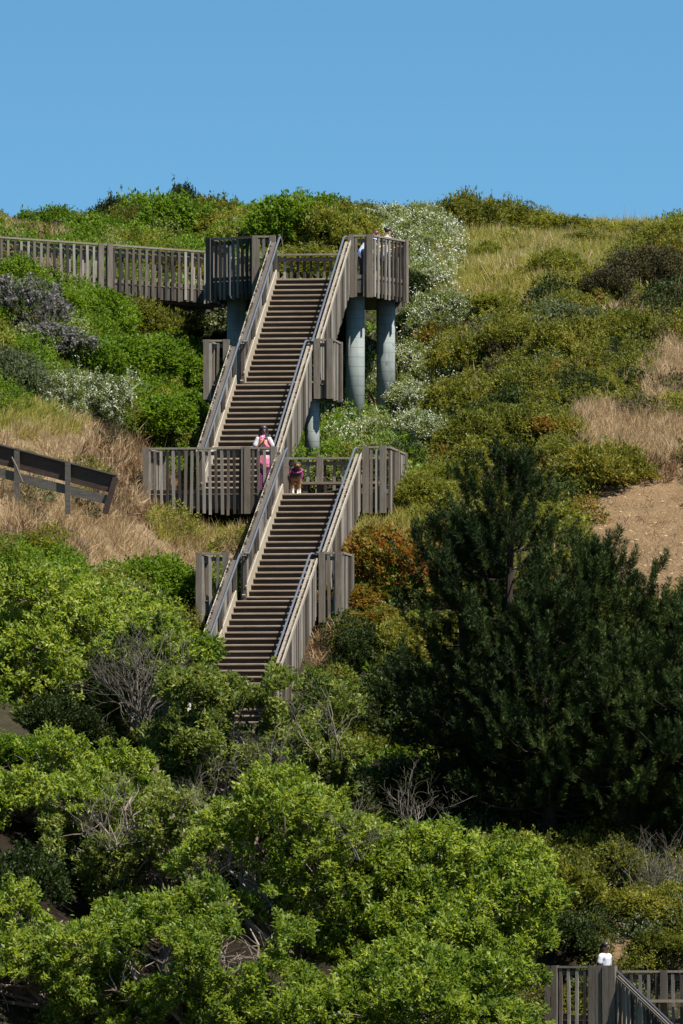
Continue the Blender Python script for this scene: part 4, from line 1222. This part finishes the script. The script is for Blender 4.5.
def person(label, base, yaw, J, skin, group=None, foot_fwd=.16, sc=1.0):
    """J: local joints (x right, y forward, z up). Builds body; returns helper closure"""
    root = thing('person', label, 'person', base, group)
    T = Matrix.Rotation(yaw, 4, 'Z') @ Matrix.Scale(sc, 4)
    V = lambda n: Vector(J[n])
    b = MB()
    b.ell(V('pel'), (.155, .105, .12), 14, 8); b.cap(V('pel'), V('wai'), .115, .105, 12); b.cap(V('wai'), V('che'), .108, .125, 12)
    b.cap(V('shl'), V('shr'), .062, .062, 10); b.cap(V('che'), V('nek'), .10, .06, 10); b.cap(V('nek'), V('hed') - (V('hed') - V('nek')) * .25, .052, .05, 10)
    R = head(b, V('hed'), J['fwd'], J['up'])
    for s in ('l', 'r'):
        b.cap(V('sh' + s), V('el' + s), .050, .039, 10); b.cap(V('el' + s), V('wr' + s), .038, .026, 10)
        dv = (V('wr' + s) - V('el' + s)).normalized(); hd = Vector(J.get('hd' + s, dv))
        hand(b, V('wr' + s), hd, J['pn' + s], 1 if s == 'l' else -1, J.get('curl', .5))
        b.cap(V('hi' + s), V('kn' + s), .083, .056, 10); b.cap(V('kn' + s), V('an' + s), .053, .034, 10)
        b.cap(V('an' + s) + Vector((0, -.035, -.035)), V('an' + s) + Vector((0, foot_fwd, -.05)), .037, .028, 8)
    body = remesh(b, 'body', skin, root, .0105, 2, T)
    return root, T, V, R

def cloth(root, T, parts, name, mat, vox=.014, sm=2):
    m = MB()
    for pt in parts:
        if len(pt) == 4: m.cap(Vector(pt[0]), Vector(pt[1]), pt[2], pt[3], 12)
        else: m.ell(Vector(pt[0]), pt[1], 14, 8)
    return remesh(m, name, mat, root, vox, sm, T)

def placed(mb, name, mat, root, T, smooth=True):
    """mesh given in the figure's local space"""
    me = bpy.data.meshes.new(name); me.from_pydata(mb.v, [], mb.f); me.transform(T)
    if smooth: me.shade_smooth()
    o = bpy.data.objects.new(name, me); COL.objects.link(o); me.materials.append(mat); o.parent = root
    WLOC[o.name] = WLOC[root.name].copy(); return o

def face_bits(root, T, c, J, R, glasses):
    m = MB(); fw = Vector(J['fwd']).normalized()
    for k in (-1, 1):
        p = Vector(c) + R @ Vector((.031 * k, .086, .004))
        if glasses: m.ell(p + fw * .010, (.031, .010, .022), 10, 6, R)
        else: m.ell(p, (.013, .008, .008), 8, 5, R)
    if glasses:
        q = [Vector(c) + R @ Vector(v) for v in ((-.084, -.01, .008), (-.05, .094, .010), (.05, .094, .010), (.084, -.01, .008))]
        m.tube(q, .005, 6)
    placed(m, 'sunglasses' if glasses else 'eyes', LENS, root, T)
LENS = plain('dark_lens', (.012, .011, .012), .5, 0, .3)
HAIR = plain('dark_hair', (.018, .012, .010), .45, 0, .4, .3, 40)
REDHAIR = plain('reddish_hair', (.085, .028, .02), .45, 0, .4, .3, 40)

def stand(h=1.0):
    return dict(pel=(0, 0, .95), wai=(0, .01, 1.12), che=(0, .01, 1.30), nek=(0, 0, 1.46), hed=(0, .02, 1.61), shl=(-.165, 0, 1.39), shr=(.165, 0, 1.39),
                hil=(-.09, 0, .92), hir=(.09, 0, .92), knl=(-.10, .02, .50), knr=(.10, .02, .50), anl=(-.10, -.01, .085), anr=(.10, -.01, .085),
                fwd=(0, 1, 0), up=(0, 0, 1), pnl=(1, 0, 0), pnr=(-1, 0, 0))

def tunic_mat():
    m, nt, b = newmat('pink_orange_print')
    tc = nt.nodes.new('ShaderNodeTexCoord')
    n = noise(nt, 5.5, 2, tc.outputs['Object'], .4)
    r = nt.nodes.new('ShaderNodeValToRGB'); r.color_ramp.interpolation = 'CONSTANT'
    e = r.color_ramp.elements
    cols = [(0, (.62, .50, .52)), (.34, (.70, .12, .28)), (.5, (.75, .30, .38)), (.57, (.85, .34, .06)), (.66, (.70, .62, .66))]
    while len(e) < len(cols): e.new(.5)
    for el, (p, c) in zip(e, cols): el.position = p; el.color = (*c, 1)
    nt.links.new(n, r.inputs['Fac']); nt.links.new(r.outputs[0], b.inputs['Base Color']); b.inputs['Roughness'].default_value = .8
    return m

def woman():
    J = stand()
    # both hands hold a phone up in front of her chin
    J.update(ell=(-.235, .03, 1.12), elr=(.235, .03, 1.12), wrl=(-.075, .235, 1.31), wrr=(.045, .245, 1.31), hdl=(.25, .15, .9), hdr=(-.1, .15, .95), pnl=(1, .1, -.2), pnr=(-1, .1, -.2), fwd=(-.05, 1, -.12), curl=.8)
    b = FU(1.74, -2.0, ZM)
    root, T, V, R = person('woman in a pink orange and white top holding up a phone on the middle landing', b, PI + .2, J, SK['brown'], 'people on the hillside stairs', sc=.93)
    face_bits(root, T, J['hed'], J, R, True)
    cloth(root, T, [((-.04, .01, 1.40), (.04, .01, 1.40), .095, .095), ((0, .02, 1.38), (0, .02, 1.15), .14, .145), ((0, .02, 1.15), (0, .02, .78), .148, .175),
                    ((-.06, .02, 1.1), (-.08, .02, .74), .11, .12), ((.06, .02, 1.1), (.08, .02, .74), .11, .12)], 'tunic', tunic_mat())
    cloth(root, T, [((-.15, 0, 1.40), (-.215, .02, 1.24), .064, .066), ((.15, 0, 1.40), (.215, .02, 1.24), .064, .066), ((-.14, -.01, 1.40), (.14, -.01, 1.40), .06, .06)], 'sleeves', plain('white_cotton', (.46, .44, .44), .8))
    cloth(root, T, [((s * .09, 0, .86), (s * .10, .02, .5), .10, .078) for s in (-1, 1)] + [((s * .10, .02, .5), (s * .10, -.01, .13), .076, .062) for s in (-1, 1)], 'trousers', plain('purple_cloth', (.13, .02, .10), .8))
    h = V('hed')
    cloth(root, T, [(h + Vector((0, -.008, .05)), (.100, .104, .096)), (h + Vector((-.075, -.03, .01)), h + Vector((-.10, -.01, -.22)), .05, .045), (h + Vector((.075, -.03, .01)), h + Vector((.10, -.01, -.22)), .05, .045),
                    (h + Vector((0, -.07, 0)), h + Vector((0, -.09, -.22)), .085, .08)], 'hair', HAIR)
    # open the face: phone
    m = MB(); m.obox((-.015, .285, 1.445), (.037, 0, 0), (0, .005, .001), (0, -.002, .075))
    ph = thing('phone', 'dark phone held up in the hands of the woman on the landing', 'phone', b + T @ Vector((-.015, .285, 1.445)))
    me = bpy.data.meshes.new('phone'); 
    k = MB(); k.obox((0, 0, 0), (.037, 0, 0), (0, .0045, .001), (0, -.001, .075)); k.build  # body
    def pp(mb, nm, mat):
        q = bpy.data.meshes.new(nm); q.from_pydata(mb.v, [], mb.f); q.transform(T); o = bpy.data.objects.new(nm, q); COL.objects.link(o); q.materials.append(mat); o.parent = ph
    pp(k, 'case', plain('phone_case', (.05, .055, .065), .3)); k2 = MB(); k2.ell((.018, .006, .055), (.011, .003, .011), 10, 6); pp(k2, 'camera_lens', LENS)
    return root

def dog():
    b = FL(.26, .18, ZM)
    root = thing('dog', 'dark and tan dog with white paws standing at the top of the lower stairs', 'dog', b)
    T = Matrix.Rotation(PI + .12, 4, 'Z')
    m = MB()
    m.ell((0, -.12, .45), (.125, .22, .135), 14, 9); m.ell((0, .10, .46), (.13, .14, .165), 14, 9); m.ell((0, -.34, .45), (.11, .13, .12), 12, 8)
    m.cap(Vector((0, .15, .52)), Vector((0, .24, .64)), .095, .078)
    m.ell((0, .29, .68), (.075, .085, .072), 12, 8); m.cap(Vector((0, .32, .655)), Vector((0, .43, .635)), .045, .032)
    for s in (-1, 1):
        m.cap(Vector((s * .055, .25, .73)), Vector((s * .088, .25, .665)), .026, .014)
        m.cap(Vector((s * .085, .13, .42)), Vector((s * .08, .12, .25)), .055, .036); m.cap(Vector((s * .08, .12, .25)), Vector((s * .08, .135, .05)), .032, .026)
        m.cap(Vector((s * .08, .12, .03)), Vector((s * .08, .18, .026)), .03, .026)
        m.cap(Vector((s * .085, -.36, .43)), Vector((s * .09, -.28, .28)), .072, .05); m.cap(Vector((s * .09, -.28, .28)), Vector((s * .09, -.42, .17)), .042, .028)
        m.cap(Vector((s * .09, -.42, .17)), Vector((s * .09, -.40, .04)), .026, .024); m.cap(Vector((s * .09, -.40, .03)), Vector((s * .09, -.34, .026)), .03, .025)
    m.cap(Vector((0, -.45, .48)), Vector((0, -.58, .60)), .035, .028); m.cap(Vector((0, -.58, .60)), Vector((0, -.56, .74)), .03, .012)
    mt, nt, bs = newmat('dog_coat')
    tc = nt.nodes.new('ShaderNodeTexCoord'); sx = nt.nodes.new('ShaderNodeSeparateXYZ'); nt.links.new(tc.outputs['Object'], sx.inputs[0])
    n = noise(nt, 9, 3, tc.outputs['Object'])
    f = math_n(nt, 'ADD', sx.outputs['Z'], math_n(nt, 'MULTIPLY', math_n(nt, 'SUBTRACT', n, .5), .12))
    c = ramp(nt, [(.10, (.62, .56, .48)), (.15, (.20, .10, .045)), (.34, (.20, .10, .045)), (.40, (.022, .016, .013)), (.60, (.03, .02, .016)), (.66, (.25, .12, .05)), (.72, (.03, .02, .015))], f)
    nt.links.new(c, bs.inputs['Base Color']); bs.inputs['Roughness'].default_value = .8
    remesh(m, 'body', mt, root, .011, 2, T)
    e = MB(); e.ell((0, .462, .642), (.018, .012, .014), 8, 6); placed(e, 'nose', LENS, root, T)
    e = MB()
    for s in (-1, 1): e.ell((s * .032, .362, .70), .011, 8, 6)
    placed(e, 'eyes', LENS, root, T)
    e = MB()
    pts = [Vector((.145 * cos(a), .06 + .0 * a, .455 + .18 * sin(a))) for a in np.linspace(0, 2 * PI, 20)]
    e.tube(pts, .02, 6)
    pts = [Vector((.118 * cos(a), .20 + .05 * sin(a), .55 - .06 * sin(a) + .0 * a)) for a in np.linspace(0, 2 * PI, 20)]
    e.tube(pts, .022, 6); placed(e, 'harness', plain('magenta_webbing', (.25, .03, .13), .7), root, T)
    # leash up to the woman
    l = MB(); a = b + T @ Vector((0, .02, .62)); z = FU(1.86, -2.06, ZM + .98)
    pts = [a.lerp(z, t) - UP * .12 * sin(PI * t) for t in np.linspace(0, 1, 9)]
    l.tube(pts, .009, 5); tag(l.build('leash', plain('leash_webbing', (.20, .03, .12), .7), None, tuple(a)), 'thin magenta leash running from the dog towards the woman', 'leash')

def lookout_people():
    g = 'people on the hillside stairs'
    # leaning on the far railing, seen from behind / the side
    J = stand()
    J.update(pel=(0, -.02, .93), wai=(0, .06, 1.08), che=(0, .20, 1.22), nek=(0, .32, 1.33), hed=(0, .42, 1.41), shl=(-.165, .26, 1.29), shr=(.165, .26, 1.29),
             ell=(-.20, .36, 1.05), elr=(.20, .36, 1.05), wrl=(-.10, .58, 1.10), wrr=(.10, .58, 1.10), pnl=(0, 0, -1), pnr=(0, 0, -1), fwd=(0, .95, -.3), up=(0, .3, 1))
    x, Y = P(363, 300, 264.0).x, 264.0
    b = Vector((x, Y, ZU)); yaw = -PI / 2 + .45
    root, T, V, R = person('person with reddish hair in a pale blue shirt leaning on the lookout railing', b, yaw, J, SK['light'], g, sc=.895)
    face_bits(root, T, J['hed'], J, R, False)
    cloth(root, T, [((-.13, .27, 1.285), (.13, .27, 1.285), .085, .085), ((0, .27, 1.26), (0, .06, 1.02), .145, .14), ((0, .06, 1.02), (0, 0, .90), .14, .15)] + [((s * .165, .27, 1.285), (s * .19, .33, 1.13), .068, .062) for s in (-1, 1)], 'shirt', plain('pale_blue_cotton', (.42, .50, .74), .8))
    cloth(root, T, [((s * .09, -.01, .92), (s * .10, .02, .5), .105, .078) for s in (-1, 1)] + [((s * .10, .02, .5), (s * .10, -.01, .10), .076, .058) for s in (-1, 1)], 'trousers', plain('navy_cloth', (.012, .014, .03), .8))
    h = V('hed')
    cloth(root, T, [(h + Vector((0, -.010, .05)), (.094, .10, .092)), (h + Vector((0, -.09, -.01)), h + Vector((0, -.13, -.13)), .075, .06)], 'hair', REDHAIR)
    # the second one, upright with a bun
    J = stand()
    J.update(ell=(-.22, .10, 1.13), elr=(.22, .10, 1.13), wrl=(-.13, .34, 1.10), wrr=(.13, .34, 1.10), pnl=(0, 0, -1), pnr=(0, 0, -1), fwd=(.1, 1, -.15))
    for k in ('hed', 'nek', 'che', 'shl', 'shr', 'wai'): J[k] = (J[k][0], J[k][1] + .13 * (J[k][2] - .9), J[k][2] - .03)
    b = Vector((P(385, 300, 264.9).x, 264.9, ZU))
    root, T, V, R = person('person with a dark hair bun in a grey top at the lookout railing', b, -PI / 2 + .75, J, SK['light'], g, sc=.885)
    face_bits(root, T, J['hed'], J, R, False)
    cloth(root, T, [((-.12, .06, 1.36), (.12, .06, 1.36), .09, .09), ((0, .06, 1.34), (0, .01, 1.05), .14, .135), ((0, .01, 1.05), (0, 0, .90), .135, .15)], 'top', plain('grey_cotton', (.34, .34, .36), .8))
    cloth(root, T, [((s * .09, 0, .92), (s * .10, .02, .5), .10, .075) for s in (-1, 1)] + [((s * .10, .02, .5), (s * .10, -.01, .10), .073, .055) for s in (-1, 1)], 'trousers', plain('charcoal_cloth', (.03, .03, .035), .8))
    h = V('hed')
    cloth(root, T, [(h + Vector((0, -.010, .05)), (.092, .10, .090)), (h + Vector((0, -.10, .10)), (.05, .05, .045))], 'hair', HAIR)

def deck_person():
    J = stand()
    J.update(ell=(-.21, -.05, 1.12), elr=(.21, -.05, 1.12), wrl=(-.22, .08, .90), wrr=(.22, .08, .90))
    b = P(605, 967, 213.7); b.z = ZLOW
    root, T, V, R = person('person with dark tied hair in a white t-shirt on the lower deck', b, -PI / 2 - .6, J, SK['brown'], 'people on the hillside stairs', sc=.91)
    face_bits(root, T, J['hed'], J, R, True)
    cloth(root, T, [((-.13, 0, 1.40), (.13, 0, 1.40), .088, .088), ((0, .01, 1.36), (0, .01, 1.1), .128, .12), ((0, .01, 1.1), (0, .01, .86), .12, .14)] + [((s * .165, 0, 1.39), (s * .19, -.02, 1.28), .068, .066) for s in (-1, 1)], 'shirt', plain('white_jersey', (.50, .51, .53), .8))
    cloth(root, T, [((s * .19, -.02, 1.28), (s * .21, -.05, 1.10), .060, .052) for s in (-1, 1)], 'sleeves', plain('black_sleeve', (.015, .015, .018), .8))
    m = MB(); m.ell((0.01, .165, 1.23), (.04, .012, .03), 10, 6); placed(m, 'print', plain('grey_print', (.20, .23, .27), .8), root, T)
    cloth(root, T, [((s * .09, 0, .88), (s * .10, .02, .5), .10, .075) for s in (-1, 1)] + [((s * .10, .02, .5), (s * .10, -.01, .10), .073, .055) for s in (-1, 1)], 'trousers', plain('dark_jeans', (.03, .035, .05), .8))
    h = V('hed')
    cloth(root, T, [(h + Vector((0, -.010, .05)), (.092, .10, .090)), (h + Vector((0, -.10, .0)), h + Vector((0, -.15, -.18)), .05, .03)], 'hair', HAIR)
woman(); dog(); lookout_people(); deck_person()

# small teal bag on the lookout
c = FU(.95, 18.6, ZU)
bag = thing('bag', 'small teal bag standing by the back railing of the lookout', 'bag', c)
m = MB(); m.prism([c + Vector((-.17, 0, 0)), c + Vector((.17, 0, 0)), c + Vector((.20, 0, .2)), c + Vector((.15, 0, .62)), c + Vector((-.06, 0, .64)), c + Vector((-.19, 0, .25))], Vector((0, .16, 0))); m.build('sack', plain('teal_cloth', (.01, .16, .18), .7), bag)
m = MB(); m.tube([c + Vector((-.06, .08, .62)), c + Vector((-.02, .08, .75)), c + Vector((.08, .08, .76)), c + Vector((.13, .08, .62))], .014, 6); m.build('strap', plain('teal_strap', (.01, .10, .11), .7), bag)

# ------------------------------------------------------------------ light, sky, camera
EL, AZ = rad(60), rad(52)     # AZ: to the right of straight behind the camera
S = Vector((sin(AZ) * cos(EL), -cos(AZ) * cos(EL), sin(EL)))
sun = bpy.data.lights.new('sun', 'SUN'); sun.energy = 4.6; sun.angle = rad(.53); sun.color = (1, .955, .88)
so = bpy.data.objects.new('sun', sun); COL.objects.link(so); so.rotation_euler = S.to_track_quat('Z', 'Y').to_euler(); so.location = (60, 150, 90)
w = bpy.data.worlds.new('World'); scene.world = w; w.use_nodes = True
nt = w.node_tree; bg = nt.nodes['Background']
sk = nt.nodes.new('ShaderNodeTexSky'); sk.sky_type = 'NISHITA'; sk.sun_disc = False
sk.sun_elevation = EL; sk.sun_rotation = math.atan2(S.x, S.y)
sk.air_density = 1.0; sk.dust_density = .25; sk.ozone_density = 2.0; sk.altitude = 0
tc = nt.nodes.new('ShaderNodeTexCoord'); va = nt.nodes.new('ShaderNodeVectorMath'); va.operation = 'MULTIPLY_ADD'; va.inputs[1].default_value = (1, 1, 2.6); va.inputs[2].default_value = (0, 0, .035)
vn = nt.nodes.new('ShaderNodeVectorMath'); vn.operation = 'NORMALIZE'
nt.links.new(tc.outputs['Generated'], va.inputs[0]); nt.links.new(va.outputs[0], vn.inputs[0]); nt.links.new(vn.outputs[0], sk.inputs['Vector'])
tm = nt.nodes.new('ShaderNodeMix'); tm.data_type = 'RGBA'; tm.blend_type = 'MULTIPLY'; tm.inputs[0].default_value = 1; tm.inputs[7].default_value = (.54, .89, .97, 1)
nt.links.new(sk.outputs[0], tm.inputs[6]); nt.links.new(tm.outputs[2], bg.inputs['Color']); bg.inputs['Strength'].default_value = .066

cam = bpy.data.cameras.new('camera'); co = bpy.data.objects.new('camera', cam); COL.objects.link(co)
cam.sensor_fit = 'VERTICAL'; cam.sensor_height = 36; cam.lens = 36 * FPX / 1024
cam.clip_start = 1; cam.clip_end = 6000
co.location = (0, 0, 0); co.rotation_euler = (PI / 2 + PITCH, 0, 0)
scene.camera = co
scene.view_settings.view_transform = 'Standard'; scene.view_settings.look = 'None'
scene.view_settings.exposure = 1.15; scene.view_settings.gamma = 1
scene.cycles.max_bounces = 6; scene.cycles.diffuse_bounces = 3; scene.cycles.transmission_bounces = 4
scene.cycles.use_denoising = True
